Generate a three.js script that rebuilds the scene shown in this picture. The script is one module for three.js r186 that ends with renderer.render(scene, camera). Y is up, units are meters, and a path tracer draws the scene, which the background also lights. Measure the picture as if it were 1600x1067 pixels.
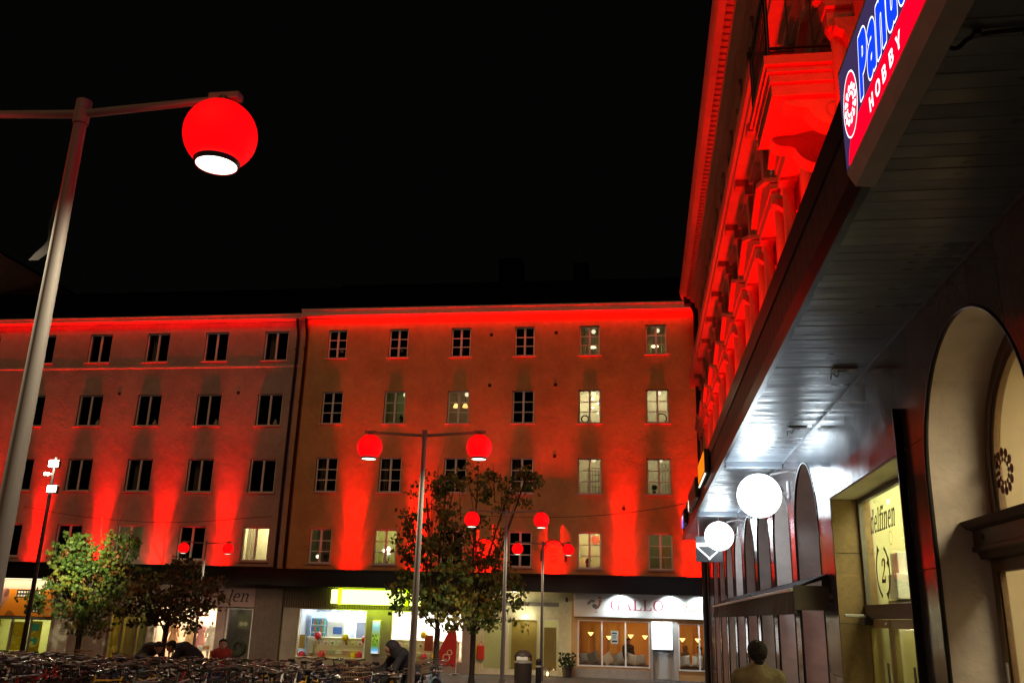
import * as THREE from 'three';
import { mergeGeometries, mergeVertices } from 'three/addons/utils/BufferGeometryUtils.js';
import { RoundedBoxGeometry } from 'three/addons/geometries/RoundedBoxGeometry.js';
import { MarchingCubes } from 'three/addons/objects/MarchingCubes.js';
import { RectAreaLightUniformsLib } from 'three/addons/lights/RectAreaLightUniformsLib.js';
import { Brush, Evaluator, SUBTRACTION } from 'three-bvh-csg';

// ------------------------------------------------------------------ camera, sky, exposure
// The origin is the eye of the photographer, x along the far street front, y up, -z up the street. The pavement lies 1.75 m lower.
const scene = new THREE.Scene();
const camera = new THREE.PerspectiveCamera(41.73, 1024 / 682, 0.1, 600);
camera.matrixAutoUpdate = true;
{
  const X = new THREE.Vector3(0.99010, 0.02670, -0.13782);
  const Y = new THREE.Vector3(0.01514, 0.95572, 0.29389);
  const Z = new THREE.Vector3(0.13957, -0.29307, 0.94585);
  camera.quaternion.setFromRotationMatrix(new THREE.Matrix4().makeBasis(X, Y, Z));
}
const renderer = new THREE.WebGLRenderer({ antialias: true });
renderer.setSize(1024, 682);
renderer.toneMapping = THREE.LinearToneMapping;
renderer.toneMappingExposure = 1;
renderer.shadowMap.enabled = true;
RectAreaLightUniformsLib.init();

{ // night sky over a town: nearly black, the faintest warm glow low down
  const w = 64, h = 32, d = new Float32Array(w * h * 4);
  for (let y = 0; y < h; y++) {
    const e = Math.max(0, ((y + 0.5) / h - 0.5) * 2), k = 0.0036 + 0.002 * Math.exp(-e * 5);
    for (let x = 0; x < w; x++) d.set([k * 1.05, k, k * 0.88, 1], (y * w + x) * 4);
  }
  const t = new THREE.DataTexture(d, w, h, THREE.RGBAFormat, THREE.FloatType);
  t.mapping = THREE.EquirectangularReflectionMapping; t.magFilter = THREE.LinearFilter; t.needsUpdate = true;
  scene.background = t; scene.environment = t; scene.environmentIntensity = 0.3;
}
const night = new THREE.DirectionalLight(new THREE.Color().setRGB(1, 0.52, 0.24), 0.4);   // the glow of the town behind the camera, very soft
night.name = 'town_glow'; night.position.set(-24, 74, 52); night.target.position.set(-8, 3, -30);
night.castShadow = true; night.shadow.radius = 32; night.shadow.mapSize.set(2048, 2048);
Object.assign(night.shadow.camera, { left: -50, right: 50, top: 45, bottom: -45, near: 1, far: 170 });
scene.add(night, night.target);

// ------------------------------------------------------------------ helpers
let seed = 7;
const rnd = () => { seed = (seed * 1664525 + 1013904223) >>> 0; return seed / 4294967296; };
const rr = (a, b) => a + (b - a) * rnd();
const ORD = ['first', 'second', 'third', 'fourth', 'fifth', 'sixth', 'seventh', 'eighth', 'ninth', 'tenth', 'eleventh', 'twelfth', 'thirteenth', 'fourteenth', 'fifteenth', 'sixteenth', 'seventeenth', 'eighteenth', 'nineteenth', 'twentieth'];
const V = (x, y, z) => new THREE.Vector3(x, y, z);
const used = {};
function numbered(n) { const k = used[n] = (used[n] ?? -1) + 1; return k ? n + '_' + String(k).padStart(3, '0') : n; }
function tag(o, label, category, group) { o.userData = { label, category }; if (group) o.userData.group = group; return o; }
function thing(name, label, category, pos = [0, 0, 0], ry = 0, group) {
  const g = new THREE.Group(); g.name = numbered(name); g.position.set(...pos); g.rotation.y = ry; scene.add(g);
  return tag(g, label, category, group);
}
function add(parent, name, geo, mat, pos) {
  const m = new THREE.Mesh(Array.isArray(geo) ? merge(geo) : geo, mat); m.name = parent === scene ? numbered(name) : name;
  m.castShadow = m.receiveShadow = true; if (pos) m.position.set(...pos);
  parent.add(m); return m;
}
function solo(name, label, category, geo, mat, pos, group) { return tag(add(scene, name, geo, mat, pos), label, category, group); }
function struct(name, geo, mat) { const m = add(scene, name, geo, mat); m.userData = { kind: 'structure' }; return m; }
function copyOf(o, pos, ry = 0, label) { const c = o.clone(); c.name = numbered(o.name.replace(/_\d\d\d$/, '')); c.userData = { ...o.userData }; if (label) c.userData.label = label; c.position.set(...pos); c.rotation.y = ry; scene.add(c); return c; }
function merge(list) {
  const l = list.map((g) => { const n = g.index ? g.toNonIndexed() : g; for (const k of Object.keys(n.attributes)) if (!['position', 'normal', 'uv'].includes(k)) n.deleteAttribute(k); if (!n.attributes.uv) n.setAttribute('uv', new THREE.BufferAttribute(new Float32Array(n.attributes.position.count * 2), 2)); n.clearGroups(); return n; });
  return mergeGeometries(l);
}
function metreUV(g) { // uv in metres by the dominant axis
  const p = g.attributes.position, n = g.attributes.normal, uv = new Float32Array(p.count * 2);
  for (let i = 0; i < p.count; i++) {
    const a = Math.abs(n.getX(i)), b = Math.abs(n.getY(i)), c = Math.abs(n.getZ(i)), x = p.getX(i), y = p.getY(i), z = p.getZ(i);
    uv.set(b > a && b > c ? [x, z] : a > c ? [z, y] : [x, y], i * 2);
  }
  g.setAttribute('uv', new THREE.BufferAttribute(uv, 2)); return g;
}
const box = (w, h, d, x = 0, y = 0, z = 0) => metreUV(new THREE.BoxGeometry(w, h, d).translate(x, y, z));
const span = (x0, x1, y0, y1, z0, z1) => box(Math.abs(x1 - x0), Math.abs(y1 - y0), Math.abs(z1 - z0), (x0 + x1) / 2, (y0 + y1) / 2, (z0 + z1) / 2);
const rbox = (w, h, d, r = 0.01, x = 0, y = 0, z = 0) => new RoundedBoxGeometry(w, h, d, 2, Math.min(r, w / 2.1, h / 2.1, d / 2.1)).translate(x, y, z);
const cyl = (r0, r1, h, x = 0, y = 0, z = 0, n = 16) => new THREE.CylinderGeometry(r1, r0, h, n).translate(x, y + h / 2, z);   // from y upwards, r0 at the foot
function bar(a, b, r, n = 8, r2 = r) { const d = b.clone().sub(a), g = new THREE.CylinderGeometry(r2, r, d.length(), n); g.applyQuaternion(new THREE.Quaternion().setFromUnitVectors(V(0, 1, 0), d.clone().normalize())); return g.translate((a.x + b.x) / 2, (a.y + b.y) / 2, (a.z + b.z) / 2); }
const tube = (pts, r, seg = 24, n = 8) => new THREE.TubeGeometry(new THREE.CatmullRomCurve3(pts), seg, r, n);
const plane = (w, h, x = 0, y = 0, z = 0) => new THREE.PlaneGeometry(w, h).translate(x, y, z);
function extrude(pts, depth, holes = [], bevel = 0) {
  const s = pts instanceof THREE.Shape ? pts : new THREE.Shape(pts.map((p) => new THREE.Vector2(...p)));
  for (const h of holes) s.holes.push(h instanceof THREE.Path ? h : new THREE.Path(h.map((p) => new THREE.Vector2(...p))));
  return new THREE.ExtrudeGeometry(s, { depth, bevelEnabled: bevel > 0, bevelSize: bevel, bevelThickness: bevel, bevelSegments: 2, curveSegments: 24 });
}
const rect = (x0, x1, y0, y1) => [[x0, y0], [x1, y0], [x1, y1], [x0, y1]];

// value noise for textures
function noise2(s) {
  const N = 64, g = new Float32Array(N * N); let k = s >>> 0;
  for (let i = 0; i < N * N; i++) { k = (k * 1664525 + 1013904223) >>> 0; g[i] = k / 4294967296; }
  const f = (t) => t * t * (3 - 2 * t);
  return (x, y, per) => { // repeats every `per` cells
    const xi = Math.floor(x), yi = Math.floor(y), a = f(x - xi), b = f(y - yi), m = (v) => ((v % per) + per) % per;
    const q = (i, j) => g[(m(j) % N) * N + (m(i) % N)];
    return (q(xi, yi) * (1 - a) + q(xi + 1, yi) * a) * (1 - b) + (q(xi, yi + 1) * (1 - a) + q(xi + 1, yi + 1) * a) * b;
  };
}
function fbm(s, cells, oct) { const n = noise2(s); return (u, v) => { let r = 0, a = 0.5, c = cells, t = 0; for (let i = 0; i < oct; i++) { r += a * n(u * c, v * c, c); t += a; a *= 0.55; c *= 2; } return r / t; }; }
function dataTex(n, fn, rep, srgb) { // fn(u, v) -> [r, g, b] in 0..1
  const d = new Uint8Array(n * n * 4);
  for (let j = 0; j < n; j++) for (let i = 0; i < n; i++) { const c = fn(i / n, j / n); const o = (j * n + i) * 4; for (let k = 0; k < 3; k++) d[o + k] = Math.max(0, Math.min(255, c[k] * 255)); d[o + 3] = 255; }
  const t = new THREE.DataTexture(d, n, n); t.wrapS = t.wrapT = THREE.RepeatWrapping; t.magFilter = THREE.LinearFilter; t.repeat.set(1 / rep, 1 / rep); if (srgb) t.colorSpace = THREE.SRGBColorSpace; t.needsUpdate = true; return t;
}
const grey = (f) => (u, v) => { const x = f(u, v); return [x, x, x]; };
const nA = fbm(11, 4, 6), nB = fbm(23, 6, 6), nC = fbm(37, 32, 4), nD = fbm(53, 3, 5);
const T = {
  plaster: dataTex(512, grey((u, v) => 0.5 + 0.52 * nA(u, v) + 0.22 * nC(u, v)), 5.3),
  plasterBump: dataTex(512, grey((u, v) => 0.4 * nC(u, v) + 0.6 * nB(u, v)), 2.1),
  stone: dataTex(512, (u, v) => { const a = nC(u, v), b = nB(u * 1, v * 1), s = 0.55 + 0.5 * a + 0.2 * (b - 0.5); return [s, s * 0.98, s * 0.97]; }, 0.9),
  stoneRough: dataTex(256, grey((u, v) => 0.45 + 0.8 * (nB(u, v) - 0.35)), 1.7),
  metal: dataTex(256, grey((u, v) => 0.72 + 0.35 * nB(u, v)), 0.6),
  ground: dataTex(512, grey((u, v) => 0.5 + 0.35 * nC(u, v) + 0.3 * nD(u, v)), 3.1),
  travertine: dataTex(512, (u, v) => { const s = 0.6 + 0.34 * nB(u, v) + 0.3 * (nC(u * 1, v) - 0.5) + 0.1 * nA(u, v); return [s, s * 0.95, s * 0.86]; }, 1.3),
};
function mat(c, rough = 0.7, metal = 0, more = {}) { const P = more.transmission || more.clearcoat || more.sheen; const m = new (P ? THREE.MeshPhysicalMaterial : THREE.MeshStandardMaterial)({ roughness: rough, metalness: metal, ...more }); m.color.setRGB(...c); return m; }
function glow(c, k, base = [0.5, 0.5, 0.5]) { const m = mat(base, 0.5); m.emissive.setRGB(...c); m.emissiveIntensity = k; return m; }
const pl = (c, more = {}) => mat(c, 0.92, 0, { map: T.plaster, bumpMap: T.plasterBump, bumpScale: 0.012, ...more });
const M = {
  ochre: pl([0.62, 0.36, 0.15]), greyPlaster: pl([0.46, 0.38, 0.34]), redPlaster: pl([0.52, 0.26, 0.165]), cream: pl([0.72, 0.66, 0.5]), reveal: pl([0.82, 0.73, 0.66]),
  plinth: pl([0.42, 0.36, 0.33]), pier: mat([0.16, 0.12, 0.1], 0.6, 0, { map: T.stone }),
  eave: mat([0.6, 0.5, 0.44], 0.7, 0, { map: T.metal }), roof: new THREE.MeshLambertMaterial({ color: new THREE.Color().setRGB(0.002, 0.002, 0.002) }), black: mat([0.012, 0.012, 0.013], 0.45), blackMetal: mat([0.007, 0.006, 0.006], 0.4, 0.3, { map: T.metal }),
  frame: mat([0.78, 0.76, 0.74], 0.5), frameDark: mat([0.16, 0.14, 0.13], 0.5), sill: mat([0.5, 0.47, 0.45], 0.5, 0.2),
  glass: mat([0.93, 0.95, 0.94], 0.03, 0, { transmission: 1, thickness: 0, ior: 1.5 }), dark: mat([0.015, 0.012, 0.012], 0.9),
  room: mat([0.7, 0.66, 0.52], 0.9), pipe: mat([0.03, 0.02, 0.02], 0.4, 0.5), brownSlat: mat([0.13, 0.085, 0.055], 0.55, 0, { map: T.metal }),
  steel: mat([0.24, 0.225, 0.215], 0.68, 0.1, { map: T.metal }), steelDark: mat([0.09, 0.08, 0.08], 0.45, 0.5), white: mat([0.8, 0.8, 0.79], 0.45),
  polished: mat([0.095, 0.082, 0.084], 0.5, 0, { map: T.stone, roughnessMap: T.stoneRough }), travertine: mat([0.33, 0.22, 0.11], 0.55, 0, { map: T.travertine, bumpMap: T.travertine, bumpScale: 0.004 }),
  soffit: mat([0.22, 0.24, 0.265], 0.4, 0.35, { map: T.metal }), brown: mat([0.035, 0.024, 0.02], 0.55, 0, { map: T.metal }), wood: mat([0.2, 0.125, 0.06], 0.5, 0, { map: T.travertine }), woodDark: mat([0.1, 0.06, 0.035], 0.5, 0, { map: T.travertine }),
  pavement: mat([0.075, 0.07, 0.066], 0.8, 0, { map: T.ground, bumpMap: T.ground, bumpScale: 0.01 }),
};
M.polished.roughness = 0.26;
const RED = [1, 0, 0];
function spot(pos, to, color, cd, angle, pen = 1) { const s = new THREE.SpotLight(new THREE.Color().setRGB(...color), cd, 0, angle, pen, 2); s.position.set(...pos); s.target.position.set(...to); s.castShadow = true; scene.add(s, s.target); return s; }
function point(pos, color, cd, rad = 1) { const p = new THREE.PointLight(new THREE.Color().setRGB(...color), cd, 0, 2); p.position.set(...pos); p.castShadow = true; p.shadow.radius = rad; scene.add(p); return p; }
function area(pos, to, w, h, color, k) { const a = new THREE.RectAreaLight(new THREE.Color().setRGB(...color), k, w, h); a.position.set(...pos); a.lookAt(...to); scene.add(a); return a; }
function canvasTex(w, h, draw) { const c = document.createElement('canvas'); c.width = w; c.height = h; const x = c.getContext('2d'); draw(x, w, h); const t = new THREE.CanvasTexture(c); t.colorSpace = THREE.SRGBColorSpace; return t; }
const printed = (w, h, draw, rough = 0.5) => new THREE.MeshStandardMaterial({ map: canvasTex(w, h, draw), roughness: rough });
const gy = (x, z) => -1.75 - 0.0145 * Math.max(0, -z - 4) - 0.014 * Math.max(0, Math.min(-x - 4, 40)) * Math.min(1, Math.max(0, -z - 6) / 20);

// ------------------------------------------------------------------ ground
{
  const g = new THREE.PlaneGeometry(500, 500, 200, 200).rotateX(-Math.PI / 2).translate(0, 0, -60), p = g.attributes.position;
  for (let i = 0; i < p.count; i++) p.setY(i, gy(p.getX(i), p.getZ(i)));
  g.computeVertexNormals(); metreUV(g); struct('ground', g, M.pavement);
}

// ------------------------------------------------------------------ the far street front: two houses wall to wall, their fronts at z = -38
const FZ = -38;
const RX = [0, 1, 2, 3, 4, 5].map((k) => -13.75 + 2.906 * k), LX = [0, 1, 2, 3, 4, 5].map((k) => -16.72 - 2.96 * k);
const RROW = [[11.1, 12.46, 0.9], [8.04, 9.53, 0.97], [5.0, 6.53, 1.0], [1.95, 3.42, 1.0]], LROW = [[11.03, 12.45, 1.16], [7.96, 9.45, 1.2], [4.94, 6.44, 1.22], [1.98, 3.44, 1.24]];
const SPLIT = -15.45;
// shop openings cut in the two fronts
const SHOPR = [[-14.42, -11.42, -1.88, 0.1], [-10.37, -7.3, -1.86, 0.1], [-6.95, -2.85, -2.6, 1.0], [-2.6, 0.28, -1.83, -0.06], [0.38, 1.2, -2.6, -0.03], [1.4, 2.48, -1.88, -0.1]];
const SHOPL = [[-20.9, -18.05, -2.35, 0.02], [-17.62, -16.45, -2.6, 0.02], [-23.05, -21.2, -2.3, -0.05], [-29.6, -25.7, -2.15, -0.66]];
const wallHoles = (cols, rows, shops) => [...cols.flatMap((x) => rows.map(([b, t, w]) => rect(x - w / 2, x + w / 2, b, t))), ...shops.map(([a, b, c, d]) => rect(a, b, c, d))];
const ochreHouse = thing('apartment_building', 'ochre plastered apartment building of five storeys with six-pane windows, lit red from below', 'building');
const greyHouse = thing('apartment_building', 'grey plastered apartment building with two-pane windows and a string course under its top storey', 'building');
add(ochreHouse, 'wall', extrude(rect(SPLIT, 2.9, -3.2, 13.05), 0.34, wallHoles(RX, RROW, SHOPR)).translate(0, 0, FZ - 0.34), M.ochre);
add(greyHouse, 'wall', extrude(rect(-36, SPLIT, -3.4, 12.95), 0.34, wallHoles(LX, LROW, SHOPL)).translate(0, 0, FZ - 0.34), M.greyPlaster);
for (const [h, x0, x1, top] of [[ochreHouse, SPLIT, 2.9, 13.05], [greyHouse, -36, SPLIT, 12.95]]) {
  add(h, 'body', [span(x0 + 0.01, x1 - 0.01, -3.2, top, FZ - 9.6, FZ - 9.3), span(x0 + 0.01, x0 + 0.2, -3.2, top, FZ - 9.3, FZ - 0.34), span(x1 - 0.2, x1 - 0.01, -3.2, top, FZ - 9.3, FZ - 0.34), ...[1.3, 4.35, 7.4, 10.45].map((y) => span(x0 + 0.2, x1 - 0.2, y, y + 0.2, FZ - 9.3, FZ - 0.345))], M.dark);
  add(h, 'roof', extrude([[0, top + 0.2], [10, top + 0.2], [5, top + 3.4]], x1 - x0).rotateY(Math.PI / 2).translate(x0, 0, FZ + 0.3), M.roof);
}
add(ochreHouse, 'eave', [span(SPLIT, 2.45, 13.05, 13.29, FZ - 0.34, FZ + 0.42), span(SPLIT, 2.45, 13.29, 13.36, FZ - 0.3, FZ + 0.48)], M.eave);
add(greyHouse, 'eave', [span(-36, SPLIT, 12.95, 13.1, FZ - 0.34, FZ + 0.4), span(-36, SPLIT, 13.1, 13.16, FZ - 0.3, FZ + 0.46)], M.eave);
add(greyHouse, 'string_course', extrude([[0, 0], [0.014, 0.02], [0.014, 0.05], [0, 0.1]], 20.5).rotateY(-Math.PI / 2).translate(SPLIT - 0.03, 10.7, FZ), M.eave);
add(ochreHouse, 'chimney', [span(-7.2, -6, 15, 18, -44.5, -43.3)], M.roof); add(ochreHouse, 'chimney', [span(-3.3, -2.5, 15, 17.7, -44.5, -43.5)], M.roof);
// ventilation grilles
const grille = span(-0.07, 0.07, -0.07, 0.07, 0, 0.005);
for (const [x, y] of [[-6.55, 12.1], [-3.62, 12.15], [-6.55, 9.75], [-3.62, 9.75], [-3.62, 6.6], [-0.7, 4.4]]) add(ochreHouse, 'grille', grille, M.dark, [x, y, FZ + 0.004]);
for (const [x, y] of [[-18.3, 9.5], [-24.2, 9.5]]) add(greyHouse, 'grille', grille, M.dark, [x, y, FZ + 0.004]);

// windows: frame with sill and each pane on its own
function windowOf(house, x, b, t, w, cols, rows, dark) {
  const h = t - b, f = 0.065, m = 0.04, z0 = -0.05, z1 = 0, list = [span(-w / 2, w / 2, h - f, h, z0, z1), span(-w / 2, w / 2, 0, f, z0, z1), span(-w / 2, -w / 2 + f, f, h - f, z0, z1), span(w / 2 - f, w / 2, f, h - f, z0, z1)];
  const iw = w - 2 * f, ih = h - 2 * f;
  for (let i = 1; i < cols; i++) list.push(span(-w / 2 + f + iw * i / cols - (cols === 2 ? 0.045 : m / 2), -w / 2 + f + iw * i / cols + (cols === 2 ? 0.045 : m / 2), f, h - f, z0, z1 + 0.008));
  for (let j = 1; j < rows; j++) list.push(span(-w / 2 + f, w / 2 - f, f + ih * j / rows - m / 2, f + ih * j / rows + m / 2, z0 + 0.005, z1 - 0.004));
  const win = add(house, 'window', list, dark ? M.frameDark : M.frame, [x, b, FZ - 0.1]);
  const pane = span(-iw / cols / 2, iw / cols / 2, -ih / rows / 2, ih / rows / 2, -0.003, 0.003);
  for (let i = 0; i < cols; i++) for (let j = 0; j < rows; j++) { const p = add(win, 'pane', pane, M.glass, [-w / 2 + f + iw * (i + 0.5) / cols, f + ih * (j + 0.5) / rows, -0.028]); p.rotation.set(rr(-0.006, 0.006), rr(-0.006, 0.006), 0); }
  add(win, 'sill', [span(-w / 2 - 0.07, w / 2 + 0.07, -0.05, 0, -0.02, 0.17)], M.sill);
  return win;
}
for (const x of RX) RROW.forEach(([b, t, w], r) => windowOf(ochreHouse, x, b, t, w, 2, 3, 0));
for (const x of LX) LROW.forEach(([b, t, w], r) => windowOf(greyHouse, x, b, t, w, 2, 1, 0));
// slim plaster surrounds above the windows of the ochre house
// lit rooms behind windows: five walls, a glowing ceiling fitting and its light
const CREAM = [1, 0.86, 0.55], GREENISH = [0.93, 0.95, 0.5], AMBER = [1, 0.62, 0.25];
function litRoom(house, x, row, wall, color, cd, depth = 1.9) {
  const [b, t, w] = row, z = FZ - 0.335, W = w / 2 + 0.45, r = add(house, 'room', [span(x - W, x + W, b - 0.5, t + 0.35, z - depth, z - depth - 0.05), span(x - W - 0.05, x - W, b - 0.5, t + 0.35, z - depth, z), span(x + W, x + W + 0.05, b - 0.5, t + 0.35, z - depth, z), span(x - W, x + W, t + 0.35, t + 0.4, z - depth, z), span(x - W, x + W, b - 0.55, b - 0.5, z - depth, z)], mat(wall, 0.9));
  const l = add(r, 'ceiling_lamp', new THREE.SphereGeometry(0.1, 16, 10), glow(color, 1.2)); l.position.set(x + 0.1, t + 0.15, z - depth * 0.55);
  point([x + 0.1, t + 0.15, z - depth * 0.55], color, cd, 5); return r;
}
litRoom(ochreHouse, RX[4], RROW[0], [0.5, 0.42, 0.3], CREAM, 0.35); litRoom(ochreHouse, RX[5], RROW[0], [0.5, 0.42, 0.3], CREAM, 0.3);
litRoom(ochreHouse, RX[1], RROW[1], [0.5, 0.5, 0.3], GREENISH, 0.35); litRoom(ochreHouse, RX[2], RROW[1], [0.5, 0.42, 0.3], CREAM, 0.45);
litRoom(ochreHouse, RX[4], RROW[1], [0.7, 0.68, 0.55], CREAM, 4.5); litRoom(ochreHouse, RX[5], RROW[1], [0.65, 0.62, 0.5], CREAM, 2.8);
litRoom(ochreHouse, RX[4], RROW[2], [0.65, 0.6, 0.45], CREAM, 1.8); litRoom(ochreHouse, RX[5], RROW[2], [0.6, 0.57, 0.45], CREAM, 1.8);
litRoom(ochreHouse, RX[0], RROW[3], [0.4, 0.37, 0.25], GREENISH, 0.25); litRoom(ochreHouse, RX[1], RROW[3], [0.65, 0.6, 0.33], GREENISH, 2.2);
litRoom(ochreHouse, RX[4], RROW[3], [0.7, 0.64, 0.4], CREAM, 3.2); litRoom(ochreHouse, RX[5], RROW[3], [0.5, 0.45, 0.28], GREENISH, 0.5);
litRoom(greyHouse, LX[0], LROW[3], [0.75, 0.7, 0.5], CREAM, 8); litRoom(greyHouse, LX[2], LROW[3], [0.5, 0.45, 0.3], CREAM, 0.35);

// downpipes at the joint, with their swan necks under the eave
function downpipe(x, label, zoff = 0.1) {
  const t = thing('downpipe', label, 'downpipe');
  add(t, 'pipe', tube([V(x, 12.95, FZ + 0.3), V(x + 0.0, 12.75, FZ + 0.26), V(x + 0.02, 12.3, FZ + zoff), V(x + 0.03, 11.8, FZ + zoff), V(x, 6, FZ + zoff), V(x, 1.72, FZ + zoff)], 0.06, 60, 10), M.pipe);
  for (const y of [3, 6, 9, 11.5]) add(t, 'bracket', [cyl(0.075, 0.075, 0.05, x, y, FZ + zoff, 12), span(x - 0.02, x + 0.02, y, y + 0.05, FZ, FZ + zoff)], M.pipe);
}
downpipe(SPLIT - 0.22, 'dark downpipe on the edge of the grey building beside the joint'); downpipe(SPLIT + 0.2, 'dark downpipe on the edge of the ochre building beside the joint');

// the dark canopy over the shops
const CZ = FZ + 0.75;
for (const [h, x0, x1, dy] of [[ochreHouse, SPLIT + 0.005, 2.46, 0], [greyHouse, -36, SPLIT - 0.005, 0.05]]) {
  const c = add(h, 'canopy', [span(x0, x1, 1.0 + dy, 1.06 + dy, FZ + 0.01, CZ - 0.07), span(x0, x1, 1.0 + dy, 1.6 + dy, CZ - 0.07, CZ), span(x0, x1, 1.6 + dy, 1.67 + dy, CZ - 0.09, CZ + 0.06), span(x0, x1, 0.96 + dy, 1.0 + dy, CZ - 0.1, CZ + 0.02)], M.blackMetal);
}
// red uplights standing on the canopy
const flood = thing('floodlight', 'small red floodlight on the shop canopy', 'floodlight', [0, 0, 0], 0, 'red floodlights hidden on the shop canopy');
add(flood, 'housing', rbox(0.22, 0.16, 0.16, 0.02, 0, 0.1, 0), M.black); add(flood, 'lamp_lens', rbox(0.18, 0.012, 0.12, 0.004, 0, 0.187, 0), glow(RED, 4)); add(flood, 'foot', [span(-0.05, 0.05, 0, 0.03, -0.05, 0.05)], M.black);
let firstFlood = true;
const uplight = (x, y, z, label) => { if (firstFlood) { flood.position.set(x, y, z); flood.userData.label = label; firstFlood = false; } else copyOf(flood, [x, y, z], 0, label); };
const beam = (x, y, label) => { const z = FZ + 0.26; uplight(x, y, z, label); const p = [x, y + 0.22, z]; spot(p, [x, y + 8, FZ], RED, 1250, 0.22); spot(p, [x, y + 5, FZ], RED, 110, 0.45); spot(p, [x, y + 2, FZ], RED, 18, 1.05); };
for (const x of [0, 1, 2, 3, 4, 5].map((k) => -12.3 + 2.9 * k - (k === 5 ? 0.12 : 0))) beam(x, 1.07, 'red floodlight on the ochre building canopy, below the ' + ORD[Math.round((x + 12.3) / 2.9)] + ' beam from its left');
for (const x of [-18.2, -21.16, -24.1, -27.1, -30.1]) beam(x, 1.12, 'red floodlight on the grey building canopy, below the ' + ORD[Math.round((-18.2 - x) / 2.97)] + ' beam from its right');
// red light lines under the two eaves
for (const [x0, x1, y, k, label] of [[SPLIT + 0.2, 2.4, 13.04, 14, 'thin red light line under the eave of the ochre building'], [-35.5, SPLIT - 0.4, 12.94, 5, 'thin red light line under the eave of the grey building']]) {
  solo('light_line', label, 'light strip', span(x0, x1, y - 0.025, y, FZ + 0.15, FZ + 0.19), glow(RED, 2.2));
  area([(x0 + x1) / 2, y - 0.04, FZ + 0.17], [(x0 + x1) / 2, y - 1.1, FZ + 0.02], x1 - x0, 0.05, RED, k * 2.6);
}

// ------------------------------------------------------------------ the corner house on the right: polished stone below, a stucco front above a deep canopy
const WX = 2.5, cornerHouse = thing('corner_building', 'corner building with a polished stone ground floor, canopy and red-lit stucco front above', 'building');
const ARCH = [[7.15, 1.15, 1.24]]; for (let k = 0; k < 8; k++) ARCH.push([14.42 + 2.55 * k, 1.0, 1.4]);   // [distance, half width, springing]
const DOOR = [9.18, 12.5, 1.62];
// In this house's plans s runs along -z and t is height; a plan turned by face() has its front on x = WX
const face = (g, x) => g.rotateY(Math.PI / 2).translate(x, 0, 0);
function archPath(c, r, sp, foot) { const p = new THREE.Path(); p.moveTo(c - r, foot); p.lineTo(c - r, sp); p.absarc(c, sp, r, Math.PI, 0, true); p.lineTo(c + r, foot); p.lineTo(c - r, foot); return p; }
{
  const holes = [...ARCH.map(([c, r, s]) => archPath(c, r, s, -2.4)), new THREE.Path(rect(DOOR[0], DOOR[1], -2.4, DOOR[2]).map((p) => new THREE.Vector2(...p)))];
  const g = extrude(rect(-6, 36, -3, 3.6), 0.5, holes); // s along +x; turned so that s runs to -z and the depth to +x
  g.rotateY(Math.PI / 2).translate(WX + 0.03, 0, 0);
  const m = add(cornerHouse, 'wall', g, [M.black, M.reveal]);
}
{ // polished slabs, each a piece of its own; those that meet an opening are cut to it
  const ev = new Evaluator(); ev.useGroups = false; ev.attributes = ['position', 'normal', 'uv'];
  const cutters = [...ARCH.map(([c, r, s]) => { const sh = new THREE.Shape(archPath(c, r, s, -3).getPoints(40)); const g = extrude(sh, 0.4).rotateY(Math.PI / 2).translate(WX - 0.15, 0, 0); return { a: c - r, b: c + r, top: s + r, g }; }),
    { a: DOOR[0], b: DOOR[1], top: DOOR[2], g: extrude(rect(DOOR[0], DOOR[1], -3, DOOR[2]), 0.4).rotateY(Math.PI / 2).translate(WX - 0.15, 0, 0) }].map((c) => { if (!c.g.index) c.g.setIndex([...Array(c.g.attributes.position.count).keys()]); const b = new Brush(c.g); b.updateMatrixWorld(); return { ...c, brush: b }; });
  const pw = 0.56, ph = 1.12;
  const tones = [0, 1, 2].map((i) => { const m = M.polished.clone(); m.color.multiplyScalar(0.86 + 0.16 * i); return m; });
  for (let i = -4; i < 64; i++) for (let j = 0; j < 5; j++) {
    const s0 = i * pw + 0.1, s1 = s0 + pw - 0.006, t1 = 2.73 - j * ph, t0 = t1 - ph + 0.006;
    if (t1 < -2.3 || s0 > 36) continue;
    const cut = cutters.filter((c) => s1 > c.a && s0 < c.b && t0 < c.top);
    if (cut.some((c) => s0 > c.a && s1 < c.b && t1 < c.top - 1.2)) continue;
    let g = span(WX, WX + 0.027, t0, t1, -s0, -s1);
    if (cut.length) { let b = new Brush(g); b.updateMatrixWorld(); for (const c of cut) { b = ev.evaluate(b, c.brush, SUBTRACTION); b.updateMatrixWorld(); } g = b.geometry; if (!g.attributes.position.count || g.drawRange.count === 0) continue; const n = g.index ? g.index.count : g.attributes.position.count; if (n < 3) continue; g = (g.index ? g.toNonIndexed() : g); g.setDrawRange(0, Infinity); metreUV(g); }
    add(cornerHouse, 'stone_slab', g, tones[Math.floor(rnd() * 3)]);
  }
}
add(cornerHouse, 'plinth_edge', [span(WX - 0.012, WX + 0.01, 2.735 - 0.03, 2.735, 6, -36)], M.soffit);
// thin dark metal edges round the arches
for (const [c, r, s] of ARCH) { const pts = archPath(c, r, s, -2.4).getPoints(28).slice(0, -1).map((p) => V(WX + 0.004, p.y, -p.x)); const k = new THREE.CurvePath(); add(cornerHouse, 'arch_edge', new THREE.TubeGeometry(new THREE.CatmullRomCurve3(pts, false, 'catmullrom', 0.05), 90, 0.016, 6), M.blackMetal); }
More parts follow.
